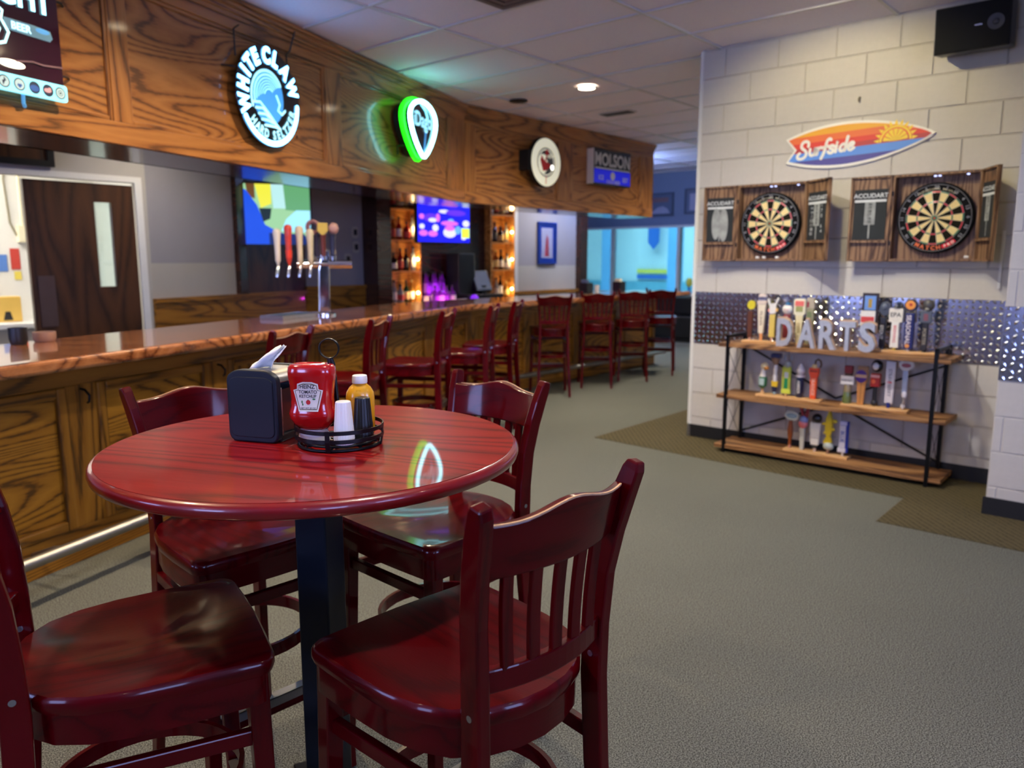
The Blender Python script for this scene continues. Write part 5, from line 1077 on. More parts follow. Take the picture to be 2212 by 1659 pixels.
handle(1.192, DM, zl, 'yellow fish-shaped tap handle standing on its tail', [('peg', 'turn', (150, 110, 84), [(0.010, 0), (0.010, 0.026)]), ('stone_base', 'ball', (176, 186, 172), (0.004, 0, 0.055, 0.038, (1, 0.7, 0.8))), ('tail', 'poly', (226, 196, 30), ([(-0.034, 0.075), (0.030, 0.085), (0.012, 0.135), (-0.010, 0.135)], 0.022)), ('fish_body', 'poly', (222, 190, 20), ([(-0.010, 0.125), (0.014, 0.125), (0.026, 0.18), (0.022, 0.24), (0.006, 0.315), (-0.002, 0.315), (-0.022, 0.25), (-0.024, 0.18)], 0.034)), ('left_fin', 'ball', (226, 194, 30), (-0.034, 0, 0.212, 0.014, (1.3, 0.7, 0.8))), ('right_fin', 'ball', (226, 194, 30), (0.038, 0, 0.238, 0.016, (1.2, 0.7, 0.9))), ('lower_fin', 'ball', (226, 200, 70), (-0.026, 0, 0.15, 0.012, (1, 0.7, 1))), ('eye_fin', 'ball', (226, 194, 30), (0.028, 0, 0.178, 0.014, (1, 0.7, 1)))])
handle(1.296, DM, zl, 'blue and white slab tap handle, rightmost on the bottom shelf', [('peg', 'turn', (206, 190, 170), [(0.009, 0), (0.009, 0.03)]), ('core', 'box', (28, 48, 140), (-0.026, 0.034, 0.026, 0.25, 0.022)), ('white_face', 'front', (200, 196, 206), (-0.024, 0.016, 0.06, 0.22, -0.0125)), ('foot_block', 'box', (210, 206, 210), (-0.034, 0.022, 0.026, 0.058, 0.030)), ('head_block', 'box', (196, 190, 214), (-0.028, 0.022, 0.222, 0.252, 0.028)), ('lettering', 'text', (60, 80, 160), ('BLUE', 0.036, -0.004, 0.14, -0.0142, V))])

# ------------------------------------------------------------------ lit signs on the soffit
glow('neon_white', (140, 232, 246), 9.0); glow('neon_ice', (96, 178, 255), 13.0); glow('neon_cyan', (120, 215, 240), 2.2); glow('neon_pale', (150, 226, 245), 3.2); glow('neon_blue', (60, 140, 210), 0.8); glow('neon_soft', (150, 220, 240), 1.3); glow('neon_green', (30, 255, 20), 2.0)
plain('acrylic_black', (8, 12, 20), 0.12, coat=0.6); plain('poster_maroon', (40, 8, 24), 0.15, coat=0.8, vary=0.4, scale=2.0); plain('cable_black', (14, 12, 12), 0.5)
# hockey beer sign at the left edge
ls = thing('beer_sign', 'tall dark LED beer sign with a pale strip of round badges, left edge', 'sign', PA(2.0, SA - 0.075, 2.19), ROT_A)
G().box(-0.35, 0.835, -0.006, 0.006, 0.075, 0.84).build('poster_panel', 'poster_maroon', ls)
G().prism(rrect(-0.35, 0.85, 0.0, 0.076, 0.014), -0.008, 0.008).build('badge_strip', glow('strip_cyan', (130, 220, 235), 1.0), ls)
plain('badge_dark', (24, 44, 70), 0.5); plain('badge_blue', (50, 100, 180), 0.5); plain('badge_pink', (226, 170, 180), 0.5); plain('badge_pale', (190, 226, 232), 0.5)
for k, (x, inner_, shape) in enumerate(((0.535, 'badge_pale', 'bolt'), (0.607, 'badge_pale', 'leaf'), (0.680, 'badge_blue', 'eye'), (0.748, 'badge_pink', 'bird'), (0.812, 'badge_dark', 'jet'))):
    g = G(); z = 0.038; r = 0.0275
    g.disc(x, z, r, -0.0085, 0)
    if shape in ('leaf', 'jet', 'bolt'): g.disc(x, z, r * 0.82, -0.0089, 1)
    if shape == 'bolt': g.add([(x - 0.006, -0.0093, z - 0.018), (x + 0.004, -0.0093, z + 0.002), (x + 0.010, -0.0093, z + 0.002), (x, -0.0093, z + 0.02), (x - 0.002, -0.0093, z + 0.004), (x - 0.010, -0.0093, z + 0.004)], [(0, 1, 2, 3, 4, 5)], 0)
    if shape == 'leaf': g.add([(x - 0.012, -0.0093, z - 0.004), (x, -0.0093, z - 0.016), (x + 0.012, -0.0093, z - 0.004), (x + 0.006, -0.0093, z + 0.004), (x, -0.0093, z), (x - 0.006, -0.0093, z + 0.004)], [(0, 1, 2, 3, 4, 5)], 2)
    if shape == 'eye': g.disc(x, z - 0.003, r * 0.85, -0.0089, 1, 20, r * 0.5); g.disc(x + 0.004, z - 0.003, r * 0.38, -0.0093, 2)
    if shape == 'bird': g.disc(x - 0.002, z, r * 0.7, -0.0089, 1, 20, r * 0.35); g.disc(x + 0.008, z + 0.006, r * 0.3, -0.0092, 1)
    if shape == 'jet': g.ring(x, z, r * 0.40, r * 0.48, -0.0093, 0); g.disc(x, z, r * 0.2, -0.0093, 2, 6)
    g.build('round_badge', ['badge_dark', inner_ if shape in ('eye', 'bird') else 'badge_pale', 'badge_blue' if shape != 'jet' else 'badge_dark'], ls)
G().text('LIGHT', 0.150, 0.80, 0.430, -0.013, align='RIGHT', bold=0.035, sx=0.85).build('lit_lettering', 'neon_pale', ls)
G().add([(0.56, -0.010, 0.262), (0.78, -0.010, 0.258), (0.795, -0.010, 0.275), (0.785, -0.010, 0.305), (0.70, -0.010, 0.312), (0.56, -0.010, 0.312)], [(0, 1, 2, 3, 4, 5)]).build('handle_emblem', plain('emblem_silver', (120, 170, 196), 0.3, 0.4) and 'emblem_silver', ls)
G().disc(0.745, 0.296, 0.036, -0.011, 0, 20, 0.012).build('handle_cap', glow('emblem_blue', (80, 150, 200), 0.6), ls)
G().text('BEER', 0.044, 0.640, 0.287, -0.0125, bold=0.03).build('emblem_lettering', glow('letters_pale', (180, 235, 240), 1.2), ls)
shield = [(0.42, 0.36), (0.47, 0.345), (0.51, 0.365), (0.555, 0.335), (0.545, 0.30), (0.575, 0.25), (0.555, 0.205), (0.49, 0.18), (0.42, 0.20)]
G().stroke(shield, 0.014, -0.0128).build('shield_emblem', 'letters_pale', ls); G().stroke([(0.45 + (x - 0.45) * 0.7, 0.27 + (z - 0.27) * 0.7) for x, z in shield], 0.008, -0.0129).build('shield_emblem', 'letters_pale', ls)
G().stroke([(0.60, 0.135), (0.68, 0.150), (0.73, 0.145), (0.83, 0.155)], 0.008, -0.0125).build('rail_picture', plain('rail_grey', (120, 90, 96), 0.5) and 'rail_grey', ls)
G().disc(0.575, 0.118, 0.065, -0.0122, 0, 24, 0.018).build('spotlight_picture', glow('warm_spot', (255, 246, 220), 2.0), ls)  # lamp reflection on the glossy poster, painted as a glowing disc
for z in (0.12, 0.455): G().tube([(0.83, 0.0, z), (0.89, 0.03, z + 0.008), (0.93, 0.068, z + 0.012)], 0.006, 8).build('bracket', 'cable_black', ls)
G().tube([(0.63, 0.005, 0.0), (0.64, 0.02, -0.035), (0.66, 0.04, -0.045)], 0.008, 8).build('cord', 'emblem_blue', ls)
# round seltzer sign
wc = thing('round_neon_sign', 'round black neon sign with glowing letters around a blue wave', 'sign', PA(4.39, SA - 0.06, 2.505), ROT_A)
M = Matrix.Rotation(PI / 2, 4, 'X')
G().lathe([(0.318, -0.006), (0.320, 0.0), (0.318, 0.006)], 64, M=M).build('backing_disc', 'acrylic_black', wc)
g = G(); R0 = 0.262
for i, (ch, a) in enumerate(zip('WHITECLAW', (196, 171, 152, 137, 119, 94, 73, 49, 22))):
    t_ = math.radians(a); g.text(ch, 0.135 if ch not in 'W' else 0.13, R0 * math.cos(t_), R0 * math.sin(t_), -0.012, rot=t_ - PI / 2, bold=0.055, sx=0.82)
g.build('upper_lettering', 'neon_ice', wc)
g = G(); g.stroke([(0.292 * math.cos(math.radians(a)), 0.292 * math.sin(math.radians(a))) for a in range(212, 362, 5)], 0.034, -0.012); g.build('white_arc', 'neon_ice', wc)
g = G()
for ch, a in zip('HARD SELTZER', (224, 236, 247, 258, 265, 277, 288, 298.5, 309, 320, 332, 344)):
    t_ = math.radians(a); g.text(ch, 0.075, 0.238 * math.cos(t_), 0.238 * math.sin(t_), -0.0122, rot=t_ + PI / 2, bold=0.045, sx=0.80) if ch != ' ' else None
g.build('lower_lettering', 'neon_soft', wc)
def spiral(r0, r1, a0, a1, cx_=0.0, cz=0.0, n=22): return [(cx_ + (r0 + (r1 - r0) * k / n) * math.cos(math.radians(a0 + (a1 - a0) * k / n)), cz + (r0 + (r1 - r0) * k / n) * math.sin(math.radians(a0 + (a1 - a0) * k / n))) for k in range(n + 1)]
g = G(); g.disc(-0.01, 0.0, 0.155, -0.0085, 0, 30, 0.175); g.build('wave_field', 'neon_blue', wc)
for k, (r, wd, mt) in enumerate(((0.195, 0.018, 'neon_soft'), (0.165, 0.012, 'neon_soft'), (0.140, 0.008, 'neon_soft'), (0.118, 0.006, 'neon_soft'), (0.098, 0.006, 'neon_soft'), (0.078, 0.006, 'neon_soft'), (0.058, 0.008, 'neon_soft'))):
    G().stroke(spiral(r, r * 0.72, 205 - k * 6, 38 + k * 3, 0.005, 0.005), wd, -0.0105 - 0.0002 * k).build('wave_line', mt, wc)
for k in range(5):
    G().stroke([(-0.175 + 0.028 * k, -0.055 - 0.032 * k), (-0.10 + 0.024 * k, -0.045 - 0.034 * k), (-0.02 + 0.018 * k, -0.10 - 0.020 * k), (0.06 + 0.01 * k, -0.165 - 0.006 * k)], 0.015, -0.0108).build('claw_line', 'neon_soft', wc)
G().stroke([(0.07, 0.02), (0.10, -0.03), (0.08, -0.07), (0.12, -0.09), (0.155, -0.06)], 0.018, -0.0116).build('wave_foam', 'neon_soft', wc)
for x, z in ((-0.33, 0.13), (0.31, 0.12), (0.33, -0.20)): G().tube([(x * 0.9, 0.006, z), (x * 1.05, 0.04, z), (x * 1.12, 0.056, z)], 0.006, 6).build('bracket', 'cable_black', wc)
g = G().tube([(-0.28, 0.02, 0.20), (-0.27, 0.03, 0.36), (-0.22, 0.03, 0.395)], 0.005, 6).build('cord', 'cable_black', wc)
G().tube([(0.24, 0.02, 0.24), (0.25, 0.03, 0.33), (0.29, 0.03, 0.36), (0.31, -0.005, 0.49)], 0.005, 6).build('cord', 'cable_black', wc)
# guitar-pick sign
gp = thing('pick_neon_sign', 'guitar-pick neon sign with white outline and green edge', 'sign', PA(6.33, SA - 0.02, 2.60), ROT_A)
def pick(sc, n=14):
    top = arc(0, 0.06, 0.215, 25, 155, n, 0.20); 
    left = bez(top[-1], (-0.25, 0.02), (-0.10, -0.22), (-0.015, -0.285), n=12)[1:]
    right = bez((0.015, -0.285), (0.10, -0.22), (0.25, 0.02), top[0], n=12)[:-1]
    return [(x * sc * 1.22, z * sc * 0.88) for x, z in top + left + right]
G().prism(pick(0.98), -0.175, -0.16).build('face_panel', 'acrylic_black', gp)
G().prism(pick(0.96), -0.10, -0.02).build('housing', 'cable_black', gp)
G().tube([(x, -0.115, z) for x, z in pick(1.03)], 0.026, 10, closed=True).build('green_tube', 'neon_green', gp, smooth=60)
G().tube([(x, -0.185, z) for x, z in pick(0.97)], 0.0175, 10, closed=True).build('white_tube', 'neon_white', gp, smooth=60)
g = G(); g.text('iDago', 0.175, -0.0, 0.070, -0.182, bold=0.015, sx=0.82); g.build('lettering', 'neon_soft', gp)
G().stroke([(-0.02, 0.20), (0.06, 0.16), (0.10, 0.10)], 0.03, -0.179).build('curl', 'neon_cyan', gp); G().stroke([(0.06, -0.02), (0.02, -0.20)], 0.022, -0.179).build('blue_bar', 'neon_blue', gp)
G().tube([(-0.13, -0.06, -0.16), (-0.20, -0.03, -0.17), (-0.17, -0.015, -0.24)], 0.008, 8).build('cord', 'cable_black', gp)
G().box(-0.06, 0.06, -0.16, -0.002, -0.02, 0.10).build('mount', 'cable_black', gp)
# round bird sign on the far face
rs = thing('round_bar_sign', 'round cream sign with a red bird, on the far soffit face', 'sign', PB(7.15, SB - 0.13, 2.56), ROT_B)
glow('cream_glow', (228, 226, 200), 0.45); plain('sign_red', (196, 40, 44), 0.5); plain('sign_grey', (86, 88, 84), 0.5)
G().lathe([(0.275, -0.03), (0.275, 0.03)], 48, M=M).build('drum', 'cable_black', rs, smooth=40)
g = G(); g.ring(0, 0, 0.165, 0.268, -0.0315, 0, 48); g.build('cream_ring', 'cream_glow', rs)
g = G(); g.disc(0, 0, 0.165, -0.0312, 0, 40); g.build('centre_field', 'sign_grey', rs)
g = G(); g.ring(0, 0, 0.135, 0.15, -0.0318, 0, 40); g.disc(-0.06, -0.02, 0.085, -0.0319, 0, 24, 0.11); g.text('BREW', 0.06, 0.07, 0.075, -0.032, bold=0.02); g.build('inner_ring', 'cream_glow', rs)
g = G(); g.add([(-0.11, -0.0325, 0.02), (-0.06, -0.0325, -0.10), (0.0, -0.0325, -0.09), (0.09, -0.0325, -0.03), (0.03, -0.0325, 0.0), (-0.02, -0.0325, 0.01), (-0.05, -0.0325, 0.04), (-0.08, -0.0325, 0.08)], [(0, 1, 2, 3, 4, 5, 6, 7)])
g.disc(0.015, 0.11, 0.035, -0.0325, 0, 16); g.stroke([(0.02, 0.09), (0.0, 0.05), (-0.02, 0.0)], 0.024, -0.0326); g.stroke([(0.0, -0.15), (-0.005, -0.24)], 0.014, -0.0326); g.build('red_bird', 'sign_red', rs)
g = G(); g.disc(0.11, -0.05, 0.03, -0.033, 0, 16); g.build('lamp_dot', glow('dot_white', (250, 250, 240), 2.0), rs)
G().box(-0.30, -0.20, -0.02, 0.127, -0.10, 0.12).build('wall_arm', 'cable_black', rs)
# rectangular sign
rc = thing('box_sign', 'rectangular black and blue box sign at the end of the soffit', 'sign', PB(8.17, SB - 0.002, 2.40), ROT_B)
G().box(0, 0.84, -0.11, -0.002, 0, 0.44).build('sign_box', 'cable_black', rc, bevel=0.004)
G().box(-0.004, 0.0, -0.108, -0.004, 0.004, 0.436).build('white_side', 'white_plastic', rc)
G().rect(0.02, 0.83, 0.21, 0.43, -0.111).build('upper_field', 'acrylic_black', rc); G().rect(0.005, 0.835, 0.02, 0.19, -0.1112).build('blue_field', glow('sign_blue', (10, 20, 190), 0.5), rc)
g = G(); g.text('MOLSON', 0.215, 0.42, 0.315, -0.1125, bold=0.03, sx=0.92); g.rect(0.02, 0.82, 0.195, 0.212, -0.1124); g.disc(0.42, 0.12, 0.052, -0.1125); g.text('ICE', 0.08, 0.16, 0.09, -0.1125, bold=0.02); g.text('COLD BEER', 0.06, 0.44, 0.045, -0.1125, bold=0.02); g.text('EST', 0.08, 0.72, 0.09, -0.1125, bold=0.02)
g.build('lettering', 'grid_white', rc)

# ------------------------------------------------------------------ behind the bar: televisions
def tv(name, label, w, h, loc, rot, cells, tiltx=0.0, bez_=0.02):
    t = thing(name, label, 'television', loc, rot)
    G().box(-w / 2 - bez_, w / 2 + bez_, 0.0, 0.05, -h / 2 - bez_, h / 2 + bez_).build('cabinet', 'black_plastic', t, bevel=0.004)
    G().box(-0.10, 0.10, 0.05, 0.16, -0.08, 0.08).build('wall_mount', 'black_metal', t)
    sc = G().rect(-w / 2, w / 2, -h / 2, h / 2, -0.001).build('screen', cells[0], t)
    for i, (mt, shape) in enumerate(cells[1:]):
        g = G()
        if shape[0] == 'poly': g.add([(x * w / 2, -0.0016 - 0.00015 * i, z * h / 2) for x, z in shape[1]], [tuple(range(len(shape[1])))])
        else: g.disc(shape[1] * w / 2, shape[2] * h / 2, shape[3] * w / 2, -0.0016 - 0.00015 * i, 0, 16, shape[4] * h / 2)
        g.build('picture_patch', mt, sc)
    return t
E_ = lambda n, c, s: glow('tv_' + n, c, s, (5, 5, 8))
qx, qy = -2.50, 8.30
tv('wall_television', 'television with a blue-jacketed figure on screen, left of the tap tower', 0.72, 0.62, (qx, qy, 1.925), math.radians(23), [E_('grass', (150, 200, 150), 1.0),
   (E_('foliage', (96, 160, 110), 1.0), ('poly', [(0.1, 1), (1, 1), (1, 0.1), (0.3, 0.15)])), (E_('yellow', (210, 206, 60), 1.2), ('poly', [(-0.55, 1), (-0.1, 1), (-0.1, 0.35), (-0.4, 0.2)])), (E_('pale', (170, 214, 214), 1.1), ('poly', [(-0.1, 1), (0.25, 1), (0.3, 0.2), (-0.05, 0.2)])),
   (E_('brown', (120, 80, 40), 0.7), ('poly', [(-0.8, 1), (-0.55, 1), (-0.55, 0.5), (-0.75, 0.6)])), (E_('car', (150, 214, 236), 1.2), ('poly', [(0.15, -0.55), (1, -0.6), (1, 0.15), (0.6, 0.15), (0.3, -0.15)])), (E_('jacket', (14, 70, 200), 1.2), ('poly', [(-1, 0.85), (-0.8, 0.8), (-0.5, 0.3), (-0.3, -0.35), (0.1, -0.6), (0.5, -0.7), (0.5, -1), (-1, -1)])),
   (E_('dark', (20, 50, 50), 0.5), ('poly', [(-0.45, 0.2), (-0.1, 0.2), (-0.15, -0.15), (-0.35, -0.25)])), (E_('navy', (10, 40, 110), 0.8), ('poly', [(-0.2, -0.62), (0.8, -0.65), (1, -1), (-0.2, -1)]))])
pal = {'violet': (84, 40, 214), 'white': (190, 190, 240), 'pink': (190, 90, 190), 'sky': (90, 150, 214), 'lime': (190, 226, 60), 'blue': (20, 20, 230)}
cells = [E_('blue', pal['blue'], 1.6)]
for mt, x, z, rx, rz in (('violet', -0.5, 0.8, 0.4, 0.16), ('violet', 0.3, 0.75, 0.3, 0.14), ('sky', 0.78, 0.80, 0.16, 0.14), ('white', 0.0, 0.42, 0.22, 0.09), ('violet', 0.45, 0.38, 0.4, 0.14), ('pink', -0.85, 0.15, 0.1, 0.12), ('violet', -0.5, 0.1, 0.28, 0.2), ('white', -0.45, 0.0, 0.16, 0.1), ('pink', -0.25, 0.12, 0.08, 0.2), ('sky', 0.25, 0.0, 0.12, 0.1), ('pink', 0.2, -0.12, 0.34, 0.12), ('white', -0.85, -0.3, 0.1, 0.12), ('white', -0.35, -0.35, 0.12, 0.16), ('white', 0.85, -0.1, 0.14, 0.16), ('pink', -0.8, -0.6, 0.16, 0.14), ('pink', -0.45, -0.62, 0.18, 0.14), ('white', 0.2, -0.55, 0.26, 0.24), ('pink', 0.2, -0.35, 0.2, 0.12), ('sky', 0.52, -0.42, 0.12, 0.2), ('white', 0.75, -0.8, 0.1, 0.08)):
    cells.append((E_(mt, pal[mt], 1.5), ('disc', x, z, rx, rz)))
cells.append((E_('lime', pal['lime'], 1.6), ('poly', [(0.66, -0.78), (0.98, -0.78), (0.98, -0.32), (0.66, -0.32)])))
tv('wall_television', 'television with a purple and blue sports board, above the register', 0.95, 0.56, PB(7.25, 7.52, 1.965), ROT_B, cells)

# ------------------------------------------------------------------ lit bottle shelves and the bottles
def bottle_shelf(n0, n1, label):
    t = thing('bottle_shelf', label, 'shelf', PB(0, 0), ROT_B, 'lit liquor shelves')
    G().box(n0, n1, 7.86, 7.895, 0.90, 2.6).build('back_panel', 'honey_shelf_wood', t)
    for a in (n0, n1 - 0.025): G().box(a, a + 0.025, 7.68, 7.86, 0.90, 2.6).build('side_panel', 'honey_shelf_wood', t)
    for z in (0.90, 1.31, 1.71, 2.11): G().box(n0 + 0.025, n1 - 0.025, 7.68, 7.86, z - 0.02, z).build('shelf_board', 'honey_shelf_wood', t)
    for z in (1.0, 1.44, 1.84): G().ball((n1 - 0.055, 7.69, z + 0.02), 0.020).build('string_bulb', glow('bulb_warm', (255, 226, 160), 14.0), t, smooth=60)
    return t
bottle_shelf(6.40, 6.97, 'lit honey-wood liquor shelf left of the purple television'); bottle_shelf(8.33, 8.86, 'lit honey-wood liquor shelf right of the register')
for n in (6.90, 8.80):
    for z in (1.02, 1.46, 1.86): lamp_point(PB(n - 0.03, 7.66, z), 1.6, (1.0, 0.68, 0.30), 0.03)
for nm, c in dict(amber=(170, 84, 24), red=(170, 40, 40), clear=(200, 206, 204), green=(40, 84, 50), dark=(40, 26, 22), gold=(196, 140, 60), violet=(150, 60, 190)).items(): tinted('bottle_' + nm, c)
plain('label_white', (226, 222, 212), 0.6); plain('label_red', (180, 50, 44), 0.6); plain('label_gold', (206, 176, 110), 0.5); plain('label_black', (30, 28, 28), 0.5); plain('label_purple', (150, 70, 190), 0.5)
BP = {'round': [(0.036, 0), (0.038, 0.004), (0.038, 0.16), (0.032, 0.185), (0.015, 0.215), (0.0135, 0.27)],
      'squat': [(0.048, 0), (0.050, 0.005), (0.050, 0.12), (0.040, 0.15), (0.016, 0.17), (0.015, 0.215)],
      'tall': [(0.032, 0), (0.034, 0.004), (0.034, 0.20), (0.022, 0.235), (0.013, 0.26), (0.012, 0.30)]}
bcount = {}
def bottle(loc, kind, glassn, labeln, where, rot=ROT_B):
    key = (kind, glassn, labeln)
    words = dict(bottle_amber='amber', bottle_red='red', bottle_clear='clear', bottle_green='green', bottle_dark='dark', bottle_gold='golden', bottle_violet='violet-lit')[glassn]
    lw = labeln.split('_')[1]
    lab = '%s %s bottle, %s label, %s' % (kind, words, lw, where)
    if key not in bcount:
        p = BP[kind]; t = thing('liquor_bottle', lab, 'bottle', loc, rot)
        G().lathe(p, 14).build('glass_body', glassn, t, smooth=50)
        r = p[1][0] + 0.0008; h = p[2][1]
        G().lathe([(r, h * 0.25), (r, h * 0.85)], 14, cap=False).build('label', labeln, t, smooth=60)
        zt_ = p[-1][1]; G().lathe([(p[-1][0] + 0.002, zt_ - 0.012), (p[-1][0] + 0.002, zt_ + 0.02), (p[-1][0] - 0.002, zt_ + 0.022)], 12).build('cap', 'label_gold' if glassn in ('bottle_amber', 'bottle_gold') else 'label_black', t, smooth=40)
        t['group'] = 'liquor bottles behind the bar'; bcount[key] = t; return t
    return dup(bcount[key], loc, rot, lab, 'liquor bottles behind the bar')
rows = {
 ('left shelf', 6.478, 0.102): [(2.11, [('round', 'red', 'red'), ('round', 'dark', 'red'), ('squat', 'red', 'gold'), ('round', 'gold', 'gold'), ('tall', 'amber', 'white')]),
                        (1.71, [('squat', 'red', 'white'), ('round', 'amber', 'red'), ('round', 'red', 'white'), ('squat', 'red', 'red'), ('tall', 'clear', 'white')]),
                        (1.31, [('squat', 'clear', 'white'), ('squat', 'dark', 'white'), ('round', 'red', 'red'), ('round', 'dark', 'black'), ('tall', 'clear', 'white')]),
                        (0.90, [('squat', 'dark', 'black'), ('round', 'clear', 'white'), ('squat', 'clear', 'red'), ('round', 'green', 'gold'), ('round', 'gold', 'white')])],
 ('right shelf', 8.408, 0.118): [(2.11, [('round', 'clear', 'white'), ('round', 'amber', 'red'), ('squat', 'gold', 'gold'), ('round', 'amber', 'white')]),
                        (1.71, [('tall', 'clear', 'white'), ('round', 'dark', 'black'), ('squat', 'dark', 'gold'), ('round', 'clear', 'gold')]),
                        (1.31, [('squat', 'gold', 'gold'), ('round', 'amber', 'gold'), ('round', 'dark', 'white'), ('squat', 'clear', 'white')]),
                        (0.90, [('round', 'amber', 'gold'), ('round', 'clear', 'white'), ('tall', 'dark', 'white'), ('squat', 'gold', 'gold')])]}
seen = {}
for (where, n0_, dn_), rr in rows.items():
    for ri, (z, items) in enumerate(rr):
        for k, (kd, gl, lbn) in enumerate(items):
            pos = ['first', 'second', 'third', 'fourth', 'fifth'][k]
            bottle(PB(n0_ + k * dn_, 7.765 + random.uniform(-0.02, 0.02), z), kd, 'bottle_' + gl, 'label_' + lbn, '%s on %s row of %s' % (pos, ['top', 'upper', 'middle', 'lowest'][ri], where))
# back counter with magenta-lit bottles and the register
bc = thing('back_counter', 'dark back counter under the purple television', 'counter', PB(0, 0), ROT_B)
G().box(6.98, 8.31, 7.30, 7.795, 0.0, 0.84).build('cabinet_body', 'dark_brown_wood', bc); G().box(6.98, 8.31, 7.26, 7.795, 0.84, 0.88).build('counter_slab', 'dark_brown_wood', bc, bevel=0.004)
G().box(7.02, 7.45, 7.60, 7.79, 0.88, 0.97).build('riser', plain('riser_pink', (226, 190, 226), 0.4) and 'riser_pink', bc)
for k in range(6): bottle(PB(7.06 + k * 0.068, 7.70 + 0.03 * (k % 2), 0.97), ('tall', 'round', 'tall', 'tall', 'round', 'tall')[k], 'bottle_violet', 'label_purple', '%s from left on the lit riser' % ['first', 'second', 'third', 'fourth', 'fifth', 'sixth'][k])
for k in range(4): bottle(PB(7.04 + k * 0.107, 7.50, 0.88), 'squat', 'bottle_violet', 'label_white' if k % 2 else 'label_purple', '%s from left before the riser' % ['first', 'second', 'third', 'fourth'][k])
lamp_point(PB(7.2, 7.52, 1.0), 4.0, (0.8, 0.1, 1.0), 0.012); lamp_point(PB(7.1, 7.33, 0.91), 2.0, (1.0, 0.05, 0.8), 0.012)
rg = thing('cash_register', 'black cash register with a tilted touch screen', 'register', PB(7.62, 7.35, 0.88), ROT_B)
G().box(-0.10, 0.62, 0.0, 0.40, 0.0, 0.10).build('cash_drawer', 'black_plastic', rg, bevel=0.005)
G().box(-0.12, 0.20, 0.16, 0.40, 0.10, 0.66).build('printer_tower', 'black_plastic', rg, bevel=0.01)
Ms = Matrix.Translation((0.32, 0.10, 0.14)) @ Matrix.Rotation(math.radians(-24), 4, 'X')
G().box(-0.16, 0.16, -0.02, 0.03, 0.0, 0.30, M=Ms).build('touch_screen', 'black_plastic', rg, bevel=0.006); G().rect(-0.145, 0.145, 0.02, 0.28, -0.0205, M=Ms).build('display_face', plain('screen_grey', (110, 106, 96), 0.25) and 'screen_grey', rg)
G().box(0.28, 0.36, 0.10, 0.18, 0.10, 0.22).build('screen_foot', 'black_plastic', rg)
tag(G().box(-0.10, 0.10, -0.06, 0.06, 0, 0.05).build('towel_stack', 'paper_white', loc=PB(7.395, 7.33, 0.88), rot=ROT_B, bevel=0.012), 'folded white bar towel beside the register', 'towel')
tag(G().ball((0, 0, 0.055), 0.055, s=(1, 1, 0.95)).build('glass_globe', glow('globe_violet', (120, 40, 220), 0.8), loc=PB(7.57, 7.285, 0.88), smooth=60), 'small violet glowing globe left of the register', 'ornament')

# picture on the far bar wall, outlets
def picture(name, label, w, h, loc, rot, frame_mat, field, patches):
    t = thing(name, label, 'picture', loc, rot)
    for a, b, c, d in ((0, w, 0, 0.03), (0, w, h - 0.03, h), (0, 0.03, 0.03, h - 0.03), (w - 0.03, w, 0.03, h - 0.03)): G().box(a, b, -0.03, 0, c, d).build('frame_bar', frame_mat, t)
    f_ = G().box(0.03, w - 0.03, -0.012, -0.002, 0.03, h - 0.03).build('print', field, t)
    for mt, pts in patches: G().add([(x * w, -0.0125, z * h) for x, z in pts], [tuple(range(len(pts)))]).build('printed_shape', mt, f_)
    return t
plain('frame_blue', (20, 48, 130), 0.4); plain('print_pale', (150, 150, 176), 0.6); plain('print_red', (176, 54, 70), 0.6); plain('frame_grey', (64, 74, 96), 0.4); plain('print_slate', (84, 96, 124), 0.5)
picture('framed_picture', 'narrow blue framed picture of a red figure, right of the liquor shelf', 0.48, 0.66, PB(9.65, 7.893, 1.39), ROT_B, 'frame_blue', 'frame_blue', [('print_pale', [(0.2, 0.14), (0.8, 0.14), (0.8, 0.86), (0.2, 0.86)]), ('print_red', [(0.36, 0.18), (0.62, 0.18), (0.58, 0.6), (0.5, 0.72), (0.44, 0.6)])])
for nn, z, lb_ in ((6.06, 1.79, 'top'), (6.07, 1.61, 'middle'), (5.94, 1.46, 'lowest')):
    t = thing('wall_outlet', 'black outlet in a pale plate on the grey wall, %s of three' % lb_, 'outlet', PB(nn, 7.893, z), ROT_B, 'outlets behind the tap tower')
    G().prism(rrect(-0.05, 0.05, -0.07, 0.07, 0.03), -0.008, 0).build('cover_plate', 'grey_wall_light', t); G().box(-0.022, 0.022, -0.02, -0.008, -0.035, 0.035).build('socket', 'black_plastic', t)
picture('wall_picture', 'grey framed arena picture on the blue far wall', 0.56, 0.42, (*F(7.91, 12.993), 2.27), ROT_W, 'frame_grey', 'print_slate', [('print_pale', [(0.12, 0.1), (0.86, 0.1), (0.78, 0.3), (0.6, 0.42), (0.4, 0.38)]), ('rail_grey', [(0.2, 0.6), (0.8, 0.6), (0.8, 0.8), (0.2, 0.8)])])
picture('wall_picture', 'second grey framed picture on the far wall, cut off by the block wall', 0.50, 0.46, (*F(7.12, 12.993), 2.28), ROT_W, 'frame_grey', 'print_slate', [('print_pale', [(0.2, 0.15), (0.8, 0.15), (0.8, 0.8), (0.2, 0.8)])])
bnch = thing('dining_booth', 'black padded bench under the far windows', 'bench', (*F(6.75, 12.5), 0), ROT_W)
G().box(-0.9, 0.9, -0.25, 0.25, 0.08, 0.46).build('seat_box', 'black_plastic', bnch, bevel=0.02); G().box(-0.9, 0.9, 0.12, 0.28, 0.46, 0.79).build('back_cushion', 'black_plastic', bnch, bevel=0.03); G().box(-0.85, 0.85, -0.2, 0.22, 0, 0.08).build('plinth', 'black_plastic', bnch)
